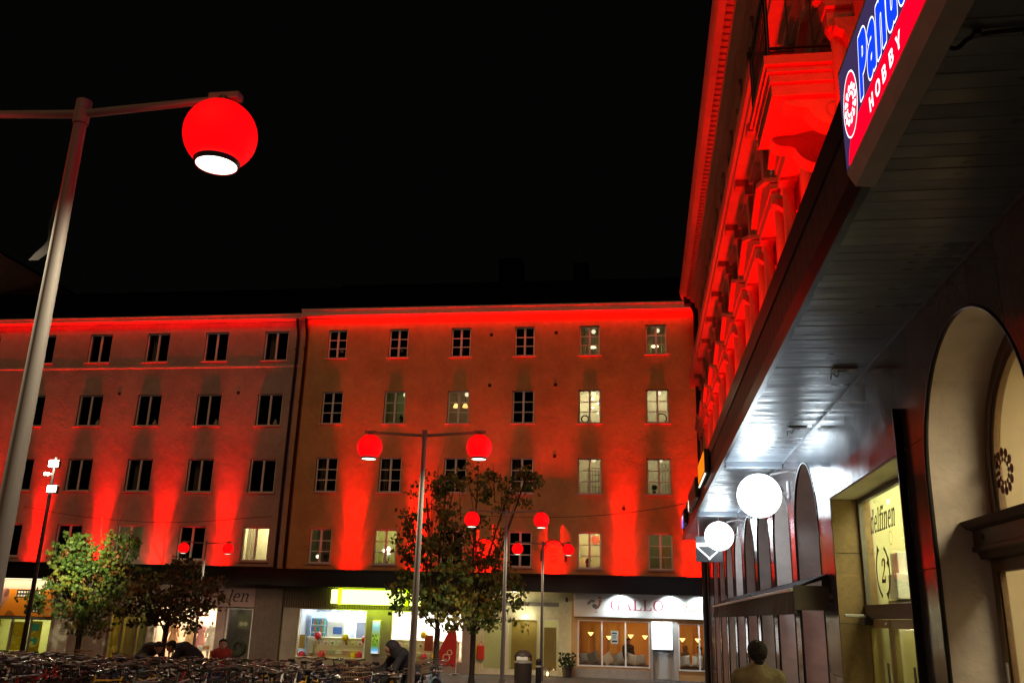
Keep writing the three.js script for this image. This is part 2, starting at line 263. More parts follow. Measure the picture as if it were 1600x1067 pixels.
// interiors behind the openings
add(cornerHouse, 'room', [span(WX + 2.9, WX + 3, -2.6, 2.7, 6, -9), span(WX + 0.53, WX + 2.9, 2.6, 2.7, 6, -9), span(WX + 0.53, WX + 2.9, -2.6, 2.6, -8.9, -9)], mat([0.62, 0.52, 0.34], 0.9));
add(cornerHouse, 'room', [span(WX + 2.2, WX + 2.3, -2.6, 2.7, -9.02, -12.9), span(WX + 0.53, WX + 2.2, 2.5, 2.6, -9.02, -12.9), span(WX + 0.53, WX + 2.2, -2.6, 2.5, -12.8, -12.9), span(WX + 0.53, WX + 2.2, -2.6, 2.5, -9.02, -9.06)], mat([0.74, 0.72, 0.45], 0.9));
add(cornerHouse, 'room', [span(WX + 1.7, WX + 1.8, -2.6, 2.7, -13, -36), span(WX + 0.53, WX + 1.7, 2.5, 2.6, -13, -36), ...[13.05, 18.1, 23.2, 28.3, 33.4].map((s) => span(WX + 0.53, WX + 1.7, -2.6, 2.5, -s, -s - 0.05))], mat([0.62, 0.36, 0.33], 0.9));

// ---- canopy: boards of the soffit, fascia panels, trims
{
  const boards = [0, 1, 2, 3, 4, 5].map((k) => { const g = metreUV(rbox(0.995, 0.02, 0.148, 0.004)), u = g.attributes.uv; for (let i = 0; i < u.count; i++) u.setXY(i, u.getX(i) * 0.6 + k * 0.37, u.getY(i) + k * 0.173); return g; });
  const tones = [0.86, 0.95, 1.04].map((k) => { const m = M.soffit.clone(); m.color.multiplyScalar(k); m.roughnessMap = T.stoneRough; m.roughness = 0.7; return m; });
  for (let i = 0; i < 224; i++) add(cornerHouse, 'soffit_board', boards[Math.floor(rnd() * 6)], tones[Math.floor(rnd() * 3)], [2.0, 2.746 + rr(-0.0015, 0.0015), 0.6 - i * 0.15]);
  add(cornerHouse, 'canopy_slab', [span(1.5, WX + 0.02, 2.77, 3.5, 1, -32.9)], M.black);
  add(cornerHouse, 'canopy_trim', [span(1.46, 1.52, 2.735, 2.93, 1, -32.95)], M.blackMetal);
  add(cornerHouse, 'canopy_trim', [span(1.46, WX, 3.34, 3.6, 1, -32.95)], M.black);
  const panel = rbox(0.03, 0.4, 0.29, 0.004);
  for (let i = 0; i < 112; i++) add(cornerHouse, 'fascia_panel', panel, M.brown, [1.492, 3.135, 0.7 - i * 0.3]);
  for (const s of [16.35, 24.2]) add(cornerHouse, 'soffit_beam', [rbox(0.98, 0.1, 0.16, 0.006, 2.0, 2.685, -s)], M.soffit);
}
// ---- upper front
const BAY = [...Array(11).keys()].map((k) => 10.06 + 2.325 * k);
{
  const holes = BAY.flatMap((c) => [rect(c - 0.62, c + 0.62, 3.9, 6.5), rect(c - 0.58, c + 0.58, 7.8, 8.98), rect(c - 0.45, c + 0.45, 10.35, 12.0)]);
  add(cornerHouse, 'wall', extrude(rect(-6, 36.2, 3.6, 13.2), 0.35, holes).rotateY(Math.PI / 2).translate(WX, 0, 0), M.redPlaster);
  add(cornerHouse, 'body', [span(WX + 0.36, WX + 8, 3.6, 13, -36.1, -36.2), span(WX + 3.4, WX + 3.5, 3.6, 13, 6, -36), span(WX + 0.36, WX + 3.4, 6.75, 6.9, 6, -36), span(WX + 0.36, WX + 3.4, 9.5, 9.65, 6, -36)], M.dark);
  add(cornerHouse, 'wall', [span(WX, WX + 8, -3, 13.2, -36.21, -36.5)], M.redPlaster);
  add(cornerHouse, 'roof', extrude([[-0.75, 13.45], [5, 17.5], [11, 13.45]], 43).translate(WX, 0, -36.7), M.roof);
  // main cornice: a stepped profile with its row of dentils
  const prof = [[0, 12.55], [-0.12, 12.55], [-0.12, 12.78], [-0.3, 12.86], [-0.3, 13.0], [-0.62, 13.08], [-0.68, 13.2], [-0.72, 13.42], [0.4, 13.42], [0.4, 13.2], [0, 13.2]];
  add(cornerHouse, 'cornice', extrude(prof.map(([x, y]) => [WX + x, y]).reverse(), 42.6).translate(0, 0, -36.6), M.redPlaster);
  const dent = rbox(0.16, 0.12, 0.13, 0.008); for (let i = 0; i < 120; i++) add(cornerHouse, 'dentil', dent, M.redPlaster, [WX - 0.38, 13.02, -6 - i * 0.255]);
  // course over the piano nobile
  const p2 = [[0, 9.02], [-0.08, 9.02], [-0.08, 9.16], [-0.38, 9.2], [-0.38, 9.34], [-0.44, 9.38], [-0.46, 9.62], [0, 9.72]];
  add(cornerHouse, 'string_course', extrude(p2.map(([x, y]) => [WX + x, y]).reverse(), 42.4).translate(0, 0, -36.5), M.redPlaster);
  const sillC = [[0, 6.92], [-0.1, 6.95], [-0.12, 7.08], [0, 7.12]];
  const pil = [span(WX - 0.1, WX, 3.66, 8.8, -0.15, 0.15), span(WX - 0.17, WX, 8.8, 9.02, -0.21, 0.21), span(WX - 0.17, WX, 3.66, 4.0, -0.21, 0.21)], pilG = merge(pil), block = rbox(0.34, 0.16, 0.3, 0.02), bracket = extrude([[0, 0], [-0.22, 0], [-0.22, -0.1], [-0.12, -0.18], [-0.06, -0.42], [0, -0.46]], 0.14, [], 0.008);
  const col = merge([cyl(0.11, 0.095, 2.42, WX - 0.14, 4.05, 0, 20), cyl(0.13, 0.12, 0.12, WX - 0.12, 3.93, 0, 20), rbox(0.26, 0.06, 0.26, 0.01, WX - 0.12, 3.9, 0), cyl(0.09, 0.13, 0.1, WX - 0.14, 6.47, 0, 20), rbox(0.27, 0.06, 0.27, 0.01, WX - 0.14, 6.6, 0)]);
  const ent = merge([span(WX - 0.28, WX, 6.63, 6.82, -0.86, 0.86), extrude([[-0.92, 6.83], [0.92, 6.83], [0.92, 6.93], [0, 7.28], [-0.92, 6.93]], 0.3).rotateY(-Math.PI / 2).translate(WX, 0, 0)]);
  const tymp = merge([extrude([[-0.95, 6.94], [0, 7.29], [0.95, 6.94], [0.95, 7.02], [0, 7.38], [-0.95, 7.02]], 0.4).rotateY(-Math.PI / 2).translate(WX, 0, 0)]);
  const frameG = (w, h) => merge([span(-0.05, 0, 0, 0.07, -w / 2, w / 2), span(-0.05, 0, h - 0.07, h, -w / 2, w / 2), span(-0.05, 0, 0.07, h - 0.07, -w / 2, -w / 2 + 0.07), span(-0.05, 0, 0.07, h - 0.07, w / 2 - 0.07, w / 2), span(-0.05, 0, 0.07, h - 0.07, -0.035, 0.035), span(-0.045, -0.005, h * 0.66, h * 0.66 + 0.05, -w / 2 + 0.07, w / 2 - 0.07)]);
  const fr = [frameG(1.24, 2.6), frameG(1.16, 1.18), frameG(0.9, 1.65)], hs = [2.6, 1.18, 1.65], ws = [1.24, 1.16, 0.9], yb = [3.9, 7.8, 10.35];
  const trim = merge([span(WX - 0.06, WX, 7.68, 7.8, -0.7, 0.7), span(WX - 0.04, WX, 7.8, 8.95, -0.7, -0.58), span(WX - 0.04, WX, 7.8, 8.95, 0.58, 0.7)]);
  const trim2 = merge([span(WX - 0.06, WX, 10.2, 10.35, -0.58, 0.58), span(WX - 0.04, WX, 10.35, 12.0, -0.57, -0.45), span(WX - 0.04, WX, 10.35, 12.0, 0.45, 0.57), span(WX - 0.08, WX, 12.0, 12.16, -0.6, 0.6)]);
  BAY.forEach((c, i) => {
    for (const q of [-0.74, 0.74]) add(cornerHouse, 'half_column', col, M.redPlaster, [0, 0, -c + q]);
    add(cornerHouse, 'window_hood', ent, M.redPlaster, [0, 0, -c]); add(cornerHouse, 'pediment', tymp, M.redPlaster, [0, 0.004, -c]);
    for (const q of [-0.74, 0.74]) add(cornerHouse, 'bracket', bracket, M.redPlaster, [WX, 6.62, -c + q * 1.22 - 0.07]);
    add(cornerHouse, 'window_surround', trim, M.redPlaster, [0, 0, -c]); add(cornerHouse, 'window_surround', trim2, M.redPlaster, [0, 0, -c]);
    add(cornerHouse, 'pilaster', pilG, M.redPlaster, [0, 0, -c - 1.16]); add(cornerHouse, 'course_block', block, M.redPlaster, [WX - 0.19, 9.1, -c - 1.16]);
    fr.forEach((g, k) => { const w = add(cornerHouse, 'window', g, M.frame, [WX + 0.27, yb[k], -c]); for (const q of [-1, 1]) add(w, 'pane', span(-0.003, 0.003, 0, hs[k] - 0.14, -ws[k] / 4 + 0.055, ws[k] / 4 - 0.055), M.glass, [-0.025, 0.07, q * (ws[k] / 4)]); });
  });
}
// lit windows high on the stucco front
for (const [c, y0, y1, cd] of [[BAY[2], 7.0, 9.3, 2.6], [BAY[1], 9.7, 12.6, 1.0], [BAY[0], 9.7, 12.6, 1.0], [BAY[4], 9.7, 12.6, 0.5]]) {
  add(cornerHouse, 'room', [span(WX + 1.6, WX + 1.65, y0, y1, -c + 0.9, -c - 0.9), span(WX + 0.36, WX + 1.6, y1, y1 + 0.05, -c + 0.9, -c - 0.9), span(WX + 0.36, WX + 1.6, y0, y1, -c + 0.9, -c + 0.85), span(WX + 0.36, WX + 1.6, y0, y1, -c - 0.9, -c - 0.85)], M.room);
  point([WX + 0.9, y1 - 0.5, -c], GREENISH, cd, 4);
}
// red floods on the canopy, one to a bay
[5.2, 7.5, ...BAY].forEach((c, i) => { if (c > 30.5) return; uplight(1.74, 3.66, -c - 1.16, 'red floodlight on the corner building canopy, ' + ORD[i] + ' from near'); spot([1.74, 3.92, -c - 1.16], [2.35, 9, -c - 1.16], RED, 60, 0.9, 0.8); });
// balcony
{
  const s0 = 9.3, s1 = 10.75, bx = 1.5;
  const slab = [span(bx, WX, 6.2, 6.32, -s0, -s1), span(bx + 0.03, WX, 6.12, 6.2, -s0 - 0.04, -s1 + 0.04), span(bx + 0.06, WX, 6.0, 6.12, -s0 - 0.07, -s1 + 0.07), span(bx + 0.08, WX, 5.84, 6.0, -s0 - 0.1, -s1 + 0.1)];
  add(cornerHouse, 'balcony_slab', slab, M.redPlaster);
  const sh = new THREE.Shape(); sh.moveTo(WX, 5.84); sh.lineTo(bx + 0.22, 5.84); sh.bezierCurveTo(bx + 0.25, 5.68, bx + 0.42, 5.76, bx + 0.5, 5.68); sh.bezierCurveTo(bx + 0.58, 5.5, bx + 0.72, 5.46, bx + 0.85, 5.47); sh.lineTo(WX, 5.4); sh.lineTo(WX, 5.84);
  const con = extrude(sh, 0.22, [], 0.015);
  for (const s of [9.68, 10.6]) { const k = add(cornerHouse, 'console', con, M.redPlaster, [0, 0, -s]); add(k, 'scroll', new THREE.TorusGeometry(0.1, 0.02, 8, 24).translate(2.28, 5.64, 0.225), M.redPlaster); }
  const rail = add(cornerHouse, 'balcony_railing', [bar(V(bx + 0.06, 6.45, -s0 - 0.06), V(WX, 6.45, -s0 - 0.06), 0.018), bar(V(bx + 0.06, 7.3, -s0 - 0.06), V(WX, 7.3, -s0 - 0.06), 0.022), bar(V(bx + 0.06, 6.45, -s0 - 0.06), V(bx + 0.06, 6.45, -s1 + 0.06), 0.018), bar(V(bx + 0.06, 7.3, -s0 - 0.06), V(bx + 0.06, 7.3, -s1 + 0.06), 0.022), bar(V(bx + 0.06, 7.3, -s1 + 0.06), V(WX, 7.3, -s1 + 0.06), 0.022), bar(V(bx + 0.06, 6.32, -s0 - 0.06), V(bx + 0.06, 7.4, -s0 - 0.06), 0.025), bar(V(bx + 0.06, 6.32, -s1 + 0.06), V(bx + 0.06, 7.4, -s1 + 0.06), 0.025)], M.blackMetal);
  const bal = bar(V(0, 6.45, 0), V(0, 7.3, 0), 0.01, 6);
  for (let s = s0 + 0.18; s < s1 - 0.1; s += 0.13) add(rail, 'baluster', bal, M.blackMetal, [bx + 0.06, 0, -s]);
  for (let x = bx + 0.3; x < WX - 0.1; x += 0.28) add(rail, 'baluster', bal, M.blackMetal, [x, 0, -s0 - 0.06]);
}
// corner downpipe
{
  const t = thing('downpipe', 'tall black downpipe at the far corner of the corner building', 'downpipe');
  add(t, 'pipe', tube([V(WX - 0.5, 13.1, -36.3), V(WX - 0.12, 12.5, -36.3), V(WX - 0.1, 11.5, -36.3), V(WX - 0.1, 5, -36.3), V(WX - 0.1, -2.3, -36.3)], 0.11, 60, 12), M.black);
  add(t, 'hopper', [rbox(0.3, 0.35, 0.3, 0.03, WX - 0.4, 12.9, -36.3)], M.black);
}

// ------------------------------------------------------------------ street lamps: two red globes on a bent arm, white light from the open foot of each globe
const globeG = new THREE.SphereGeometry(0.215, 40, 28, 0, Math.PI * 2, 0, Math.PI - 0.62);
const redGlobe = glow([1, 0.001, 0.003], 1.1, [0.03, 0.001, 0.001]), whiteDisc = glow([1, 0.93, 0.72], 3.2);
redGlobe.roughness = 0.7;
function streetLamp(x, z, y, armL, armR, label, cd = 20, rot = 0, thick = 1) {
  const foot = gy(x, z), t = thing('street_lamp', label, 'street lamp', [x, foot, z], rot, 'street lamps with two red globes'); const H = y - foot;
  add(t, 'pole', [cyl(0.062 * thick, 0.036 * thick, H + 0.06, 0, 0, 0, 20), cyl(0.09, 0.085, 0.5, 0, 0, 0, 20)], M.steel);
  add(t, 'collar', [cyl(0.046, 0.046, 0.16, 0, H - 0.08, 0, 20)], M.steel);
  for (const [L, s] of [[armL, -1], [armR, 1]]) {
    if (!L) continue;
    const e = 0.045; add(t, 'arm', [bar(V(0, H - 0.01, 0), V(s * (L + 0.06), H + e, 0), 0.026, 12, 0.022), rbox(0.2, 0.05, 0.07, 0.012, s * L, H + e + 0.005, 0)], M.steel);
    const g = add(t, 'globe', globeG, redGlobe, [s * L, H + e - 0.25, 0]);
    add(g, 'cap', cyl(0.05, 0.04, 0.035, 0, 0.215, 0, 20), M.steelDark);
    add(g, 'rim', new THREE.CylinderGeometry(0.134, 0.122, 0.028, 36, 1, true).translate(0, -0.19, 0), M.steelDark);
    add(g, 'lamp_disc', new THREE.CircleGeometry(0.118, 36).rotateX(Math.PI / 2).translate(0, -0.2, 0), whiteDisc);
    const c = Math.cos(rot), sn = Math.sin(rot), gx = x + s * L * c, gz = z - s * L * sn, yy = y + e - 0.25;
    point([gx, yy, gz], RED, 0.55, 8); spot([gx, yy - 0.225, gz], [gx, yy - 4, gz], [1, 0.84, 0.55], cd, 1.42, 0.6);
  }
  return t;
}
streetLamp(-3.38, -4.45, 2.9, 0.95, 0.93, 'tall steel street lamp close by on the left, one red globe in view', 17);
streetLamp(-3.58, -14.5, 2.87, 0.94, 0.94, 'steel street lamp with two red globes standing before the pair of dark trees');
streetLamp(-3.6, -24.3, 2.69, 0.95, 0.95, 'steel street lamp with two red globes beside the round litter bin');
streetLamp(-3.61, -33.8, 2.6, 0.95, 0.95, 'steel street lamp with two red globes standing in front of the lit entrance');
streetLamp(-16.9, -33.9, 2.42, 0.93, 0.93, 'steel street lamp with two red globes behind the brown tree');
// ------------------------------------------------------------------ white globes on the stone wall under the canopy
function wallGlobe(x, y, z, label) {
  const t = thing('wall_lamp', label, 'wall lamp', [x, y, z], 0, 'white globe lamps under the canopy');
  add(t, 'lamp_globe', new THREE.SphereGeometry(0.37, 48, 32), glow([0.9, 0.97, 1], 4, [0.8, 0.8, 0.8]));
  add(t, 'bracket', [bar(V(0.36, 0.04, 0), V(WX - x, 0.04, 0), 0.022, 12), bar(V(0.2, 0.36, 0), V(WX - x, 0.42, 0), 0.016, 10)], M.steel);
  add(t, 'wall_plate', [rbox(0.03, 0.3, 0.14, 0.01, WX - x - 0.018, 0.1, 0)], M.steel);
  point([x, y + 0.2, z + 0.46], [0.76, 0.9, 1], 4.8, 10); point([x - 0.02, y + 0.2, z - 0.46], [0.76, 0.9, 1], 4.8, 10);
}
wallGlobe(2.0, 2.07, -15.75, 'nearer and larger white globe lamp on the stone wall'); wallGlobe(2.0, 2.12, -24.1, 'farther white globe lamp, behind the dark sign with a white angle');

// ------------------------------------------------------------------ the shop fronts set into the stone wall
const clear = (w, h, draw, more = {}) => { const m = new THREE.MeshStandardMaterial({ map: canvasTex(w, h, (x) => { x.clearRect(0, 0, w, h); draw(x, w, h); }), transparent: true, roughness: 0.5, ...more }); return m; };
const toStreet = (g) => g.rotateY(-Math.PI / 2);        // a plane that faces the street (-x); its left end is the far end
function flower(x, cx, cy, r, n, rad, col) { x.fillStyle = col; for (let i = 0; i < n; i++) for (const [k, q] of [[1, 1], [0.62, 0.6]]) { x.beginPath(); x.ellipse(cx + Math.cos(i / n * 6.283) * r * k, cy + Math.sin(i / n * 6.283) * r * k, rad * q, rad * q, 0, 0, 7); x.fill(); } }
{ // big arch close by: oak frame, transom, glazed doors
  const [c, r, sp] = ARCH[0], x0 = 3.0;
  const shop = thing('timber_entrance', 'oak framed arched shop front in the nearest arch on the right, with a moulded transom', 'shop entrance');
  const ring = (ro, ri, d, x) => { const s = new THREE.Shape(); s.moveTo(c - ro, 0.86); s.lineTo(c - ro, sp); s.absarc(c, sp, ro, Math.PI, 0, true); s.lineTo(c + ro, 0.86); s.lineTo(c + ri, 0.86); s.lineTo(c + ri, sp); s.absarc(c, sp, ri, 0, Math.PI, false); s.lineTo(c - ri, 0.86); return extrude(s, d, [], 0.004).rotateY(Math.PI / 2).translate(x, 0, 0); };
  add(shop, 'arch_frame', ring(r - 0.005, r - 0.1, 0.06, x0), M.wood); add(shop, 'arch_frame', ring(r - 0.1, r - 0.125, 0.04, x0 - 0.012), M.frameDark); add(shop, 'arch_frame', ring(r - 0.125, r - 0.18, 0.05, x0 + 0.004), M.wood);
  const gs = new THREE.Shape(); gs.moveTo(c - r + 0.16, 0.88); gs.lineTo(c - r + 0.16, sp); gs.absarc(c, sp, r - 0.16, Math.PI, 0, true); gs.lineTo(c + r - 0.16, 0.88);
  add(shop, 'pane', extrude(gs, 0.006).rotateY(Math.PI / 2).translate(x0 + 0.025, 0, 0), M.glass);
  add(shop, 'mullion', [span(x0, x0 + 0.05, 0.86, sp + r - 0.17, -c - 0.03, -c + 0.03)], M.wood);
  const prof = [[3.06, 0.57], [2.86, 0.57], [2.84, 0.62], [2.8, 0.63], [2.8, 0.66], [2.82, 0.67], [2.82, 0.8], [2.76, 0.82], [2.72, 0.87], [3.06, 0.89]];
  add(shop, 'transom', extrude(prof, 2 * r - 0.02, [], 0.003).translate(0, 0, -c - r + 0.01), M.woodDark);
  for (const s of [c - r + 0.35, c, c + r - 0.25]) add(shop, 'boss', new THREE.SphereGeometry(0.022, 12, 8).translate(2.818, 0.735, -s), M.woodDark);
  for (const [a, b] of [[c - r + 0.02, c - 0.02], [c + 0.02, c + r - 0.02]]) {
    const d = add(shop, 'door', [span(2.93, 3.0, -1.72, 0.57, -a, -a - 0.11), span(2.93, 3.0, -1.72, 0.57, -b, -b + 0.11), span(2.93, 3.0, 0.46, 0.57, -a - 0.11, -b + 0.11), span(2.93, 3.0, -1.72, -1.3, -a - 0.11, -b + 0.11), span(2.945, 2.985, -1.3, 0.46, -a - 0.11, -a - 0.135), span(2.945, 2.985, -1.3, 0.46, -b + 0.11, -b + 0.135)], M.wood);
    add(d, 'pane', [span(2.96, 2.966, -1.3, 0.46, -a - 0.1, -b + 0.1)], M.glass); add(d, 'handle', [bar(V(2.88, -0.75, -b + 0.2), V(2.88, -0.25, -b + 0.2), 0.014)], M.steel);
  }
  const dec = add(shop, 'window_print', toStreet(plane(0.42, 0.42)), clear(256, 256, (x) => flower(x, 128, 128, 98, 12, 24, '#7c1226')), [x0 + 0.02, 1.27, -7.98]);
  // warm shop light
  solo('ceiling_panel', 'warm ceiling panel glowing inside the nearest arched shop', 'ceiling light', span(WX + 1.1, WX + 2.3, 2.56, 2.59, -3.4, -7.4), glow([1, 0.82, 0.5], 2.4));
  area([WX + 1.7, 2.54, -5.4], [WX + 1.7, -1, -5.4], 1.1, 3.6, [1, 0.78, 0.46], 17);
  solo('display_shelf', 'pale shelf unit standing deep inside the nearest arched shop', 'shelf', [span(5.0, 5.35, -1.75, 1.0, -5.2, -5.24), span(5.0, 5.35, -1.75, 1.0, -8.2, -8.24), ...[-1.7, -1.0, -0.3, 0.4, 0.96].map((y) => span(5.0, 5.35, y, y + 0.04, -5.24, -8.2))], M.room);
}
{ // recessed entrance with lettered glass
  const e = thing('shop_entrance', 'recessed shop entrance lined with brown stone, its lit pale glass lettered delfinen', 'entrance');
  const [s0, s1, top] = DOOR;
  add(e, 'stone_lining', span(WX + 0.004, WX + 0.5, -2.3, top - 0.025, -s1 + 0.028, -s1 + 0.004), M.travertine);
  for (const y of [-0.9, 0.02, 0.9]) add(e, 'joint', span(WX, WX + 0.36, y, y + 0.006, -s1 + 0.031, -s1 + 0.029), M.dark);
  add(e, 'soffit_lining', span(WX + 0.004, WX + 0.5, top - 0.024, top - 0.003, -s0 - 0.003, -s1 + 0.03), M.cream);
  const gx = 2.84;
  add(e, 'frame', [span(gx, gx + 0.06, top - 0.085, top - 0.026, -s0, -s1 + 0.03), span(gx, gx + 0.06, 0.26, top - 0.085, -s1 + 0.03, -s1 + 0.08), span(gx, gx + 0.06, 0.26, top - 0.085, -s0 - 0.01, -s0 - 0.05)], M.frameDark);
  add(e, 'lintel', [rbox(0.12, 0.17, s1 - s0 - 0.06, 0.01, gx + 0.03, 0.17, -(s0 + s1) / 2)], M.woodDark);
  add(e, 'pane', span(gx + 0.02, gx + 0.028, 0.26, top - 0.085, -s0 - 0.05, -s1 + 0.08), M.glass);
  for (const [a, b] of [[12.4, 11.35], [11.33, 10.3], [10.28, 9.25]]) {
    const d = add(e, 'door', [span(gx, gx + 0.06, -2.1, 0.08, -a, -a + 0.1), span(gx, gx + 0.06, -2.1, 0.08, -b, -b - 0.1), span(gx, gx + 0.06, -0.02, 0.08, -a + 0.1, -b - 0.1), span(gx, gx + 0.06, -2.1, -1.75, -a + 0.1, -b - 0.1)], mat([0.34, 0.25, 0.08], 0.4));
    add(d, 'pane', span(gx + 0.02, gx + 0.026, -1.75, -0.02, -a + 0.1, -b - 0.1), M.glass); add(d, 'handle', bar(V(gx - 0.05, -0.9, -b - 0.05), V(gx - 0.05, -0.4, -b - 0.05), 0.014), M.steel);
  }
  const ink = '#141208';
  add(e, 'lettering', toStreet(plane(1.9, 1.3)), clear(1024, 700, (x) => {
    x.fillStyle = ink; x.strokeStyle = ink; x.lineWidth = 5; x.lineCap = 'round';
    x.save(); x.translate(235, 265); x.transform(0.84, 0, -0.2, 1.15, 0, 0); x.font = 'italic bold 175px serif'; x.fillText('delfinen', 0, 0); x.restore();
    x.font = 'italic bold 210px serif'; x.textAlign = 'center'; x.fillText('2', 470, 590);
    x.lineWidth = 24; x.beginPath(); x.arc(470, 522, 160, 2.0, 4.1); x.stroke(); x.beginPath(); x.arc(470, 522, 160, -1.1, 1.1); x.stroke();
    for (const [a, b, c, d, f, g] of [[345, 410, 420, 385, 372, 345], [570, 640, 505, 655, 556, 700], [640, 440, 570, 470, 636, 520]]) { x.beginPath(); x.moveTo(a, b); x.lineTo(c, d); x.lineTo(f, g); x.fill(); }
    x.lineWidth = 3.5; for (const [u, v, q] of [[150, 60, 26], [420, 40, 34], [150, 330, 26], [730, 330, 40], [740, 560, 30], [240, 380, 20]]) { x.beginPath(); x.ellipse(u, v, q, q, 0, 0, 7); x.stroke(); }
  }), [gx + 0.008, 0.94, -11.42]);
  solo('ceiling_panel', 'greenish white ceiling panel inside the lettered entrance', 'ceiling light', span(WX + 0.9, WX + 1.9, 2.44, 2.47, -9.6, -12.3), glow([1, 0.97, 0.6], 2));
  area([WX + 1.4, 2.42, -10.95], [WX + 1.4, -1, -10.95], 1.0, 2.6, [1, 0.95, 0.52], 19);
  solo('carton', 'white carton, lowest of the stack behind the lettered glass', 'box', rbox(0.5, 0.3, 0.4, 0.01, 3.35, 0.48, -12.1), M.white); solo('carton', 'small white carton on top of the stack behind the lettered glass', 'box', rbox(0.4, 0.26, 0.34, 0.01, 3.35, 0.762, -12.14), M.white);
  solo('shelf_board', 'shelf inside the lettered entrance carrying the white cartons', 'shelf', rbox(0.8, 0.05, 3.0, 0.01, 3.55, 0.3, -11.1), M.woodDark);
  const lamp = thing('door_closer', 'pale door closer arm above the recessed entrance doors', 'door closer'); add(lamp, 'arm', rbox(0.3, 0.035, 0.05, 0.008, 2.68, 0.12, -12.3), M.sill); add(lamp, 'housing', rbox(0.1, 0.1, 0.24, 0.01, 2.79, 0.06, -12.3), M.steelDark);
}
// dark fin between the entrance and the near arch
solo('cable_duct', 'black vertical cable duct on the polished wall between the lettered entrance and the near arch', 'duct', rbox(0.07, 4.1, 0.03, 0.006, WX - 0.036, -0.03, -8.92), M.black);
// glazing in the other arches
for (let k = 1; k < ARCH.length; k++) {
  const [c, r, sp] = ARCH[k], n = ['first', 'second', 'third', 'fourth', 'fifth', 'sixth', 'seventh', 'eighth'][k - 1];
  const t = thing('arched_window', 'glazed arch, ' + n + ' beyond the lettered entrance in the stone wall', 'arched window', [0, 0, 0], 0);
  const s = new THREE.Shape(); s.moveTo(c - r, -2.3); s.lineTo(c - r, sp); s.absarc(c, sp, r, Math.PI, 0, true); s.lineTo(c + r, -2.3); s.lineTo(c + r - 0.08, -2.3); s.lineTo(c + r - 0.08, sp); s.absarc(c, sp, r - 0.08, 0, Math.PI, false); s.lineTo(c - r + 0.08, -2.3);
  add(t, 'frame', [extrude(s, 0.06).rotateY(Math.PI / 2).translate(2.98, 0, 0), span(2.98, 3.03, 0.35, 0.45, -c - r + 0.08, -c + r - 0.08), span(2.98, 3.03, -2.2, 0.35, -c - 0.03, -c + 0.03)], M.frameDark);
  add(t, 'pane', span(3.0, 3.006, -2.2, 0.35, -c - r + 0.08, -c + r - 0.08), M.glass);
  const top = new THREE.Shape(); top.moveTo(c - r + 0.08, 0.45); top.lineTo(c - r + 0.08, sp); top.absarc(c, sp, r - 0.08, Math.PI, 0, true); top.lineTo(c + r - 0.08, 0.45);
  add(t, 'pane', extrude(top, 0.006).rotateY(Math.PI / 2).translate(3.0, 0, 0), M.glass);
  const pink = k % 3 === 1 ? [1, 0.5, 0.42] : k % 3 === 2 ? [1, 0.6, 0.52] : [1, 0.85, 0.7];
  const lab = 'glowing pendant in the ' + n + ' arched window past the lettered entrance';
  const p = thing('pendant_lamp', lab, 'lamp', [WX + 1.0, -0.2, -c - 0.3]); add(p, 'bulb', new THREE.SphereGeometry(0.1, 20, 14), glow(pink, 2)); add(p, 'cord', cyl(0.006, 0.006, 2.6, 0, 0.1, 0, 6), M.black);
  point([WX + 1.0, -0.2, -c - 0.3], pink, 0.6, 5);
}
// awnings, folded in, with fringed valances
for (let k = 1; k < 7; k++) {
  const c = ARCH[k][0], n = ['first', 'second', 'third', 'fourth', 'fifth', 'sixth'][k - 1], a = c - 1.22 - (k === 1 ? 0.3 : 0), b = c + 1.22, xf = 1.98 + 0.02 * k;
  const t = thing('awning', 'dark fringed awning, ' + n + ' in the row under the white globe lamps', 'awning');
  add(t, 'cloth', extrude([[WX - 0.02, 0.66], [xf + 0.02, 0.47], [xf + 0.02, 0.45], [WX - 0.02, 0.6]], b - a).translate(0, 0, -b), mat([0.035, 0.03, 0.033], 0.85));
  add(t, 'front_bar', rbox(0.05, 0.045, b - a, 0.012, xf, 0.44, -(a + b) / 2), M.frame);
  const pts = [], N = 90; for (let i = 0; i <= N; i++) pts.push([a + (b - a) * i / N, 0.018 * Math.sin(i * 1.7) + 0.008 * Math.sin(i * 0.9)]);
  const g = new THREE.PlaneGeometry(1, 1, N, 3), p = g.attributes.position; for (let i = 0; i < p.count; i++) { const u = i % (N + 1), v = Math.floor(i / (N + 1)); p.setXYZ(i, xf + 0.012 + pts[u][1] * v * 0.7, 0.42 - v * 0.09 - (v === 3 ? 0.03 * Math.abs(Math.sin(u * 1.3)) : 0), -pts[u][0]); } g.computeVertexNormals();
  add(t, 'valance', g, mat([0.13, 0.105, 0.1], 0.9));
  add(t, 'valance', [box(0.46, 0.32, 0.012, (xf + WX) / 2, 0.34, -a + 0.01)], mat([0.13, 0.105, 0.1], 0.9));
  for (const s of [a + 0.15, b - 0.15]) add(t, 'arm', bar(V(xf + 0.03, 0.44, -s), V(WX, 0.3, -s), 0.014), M.steelDark);
}
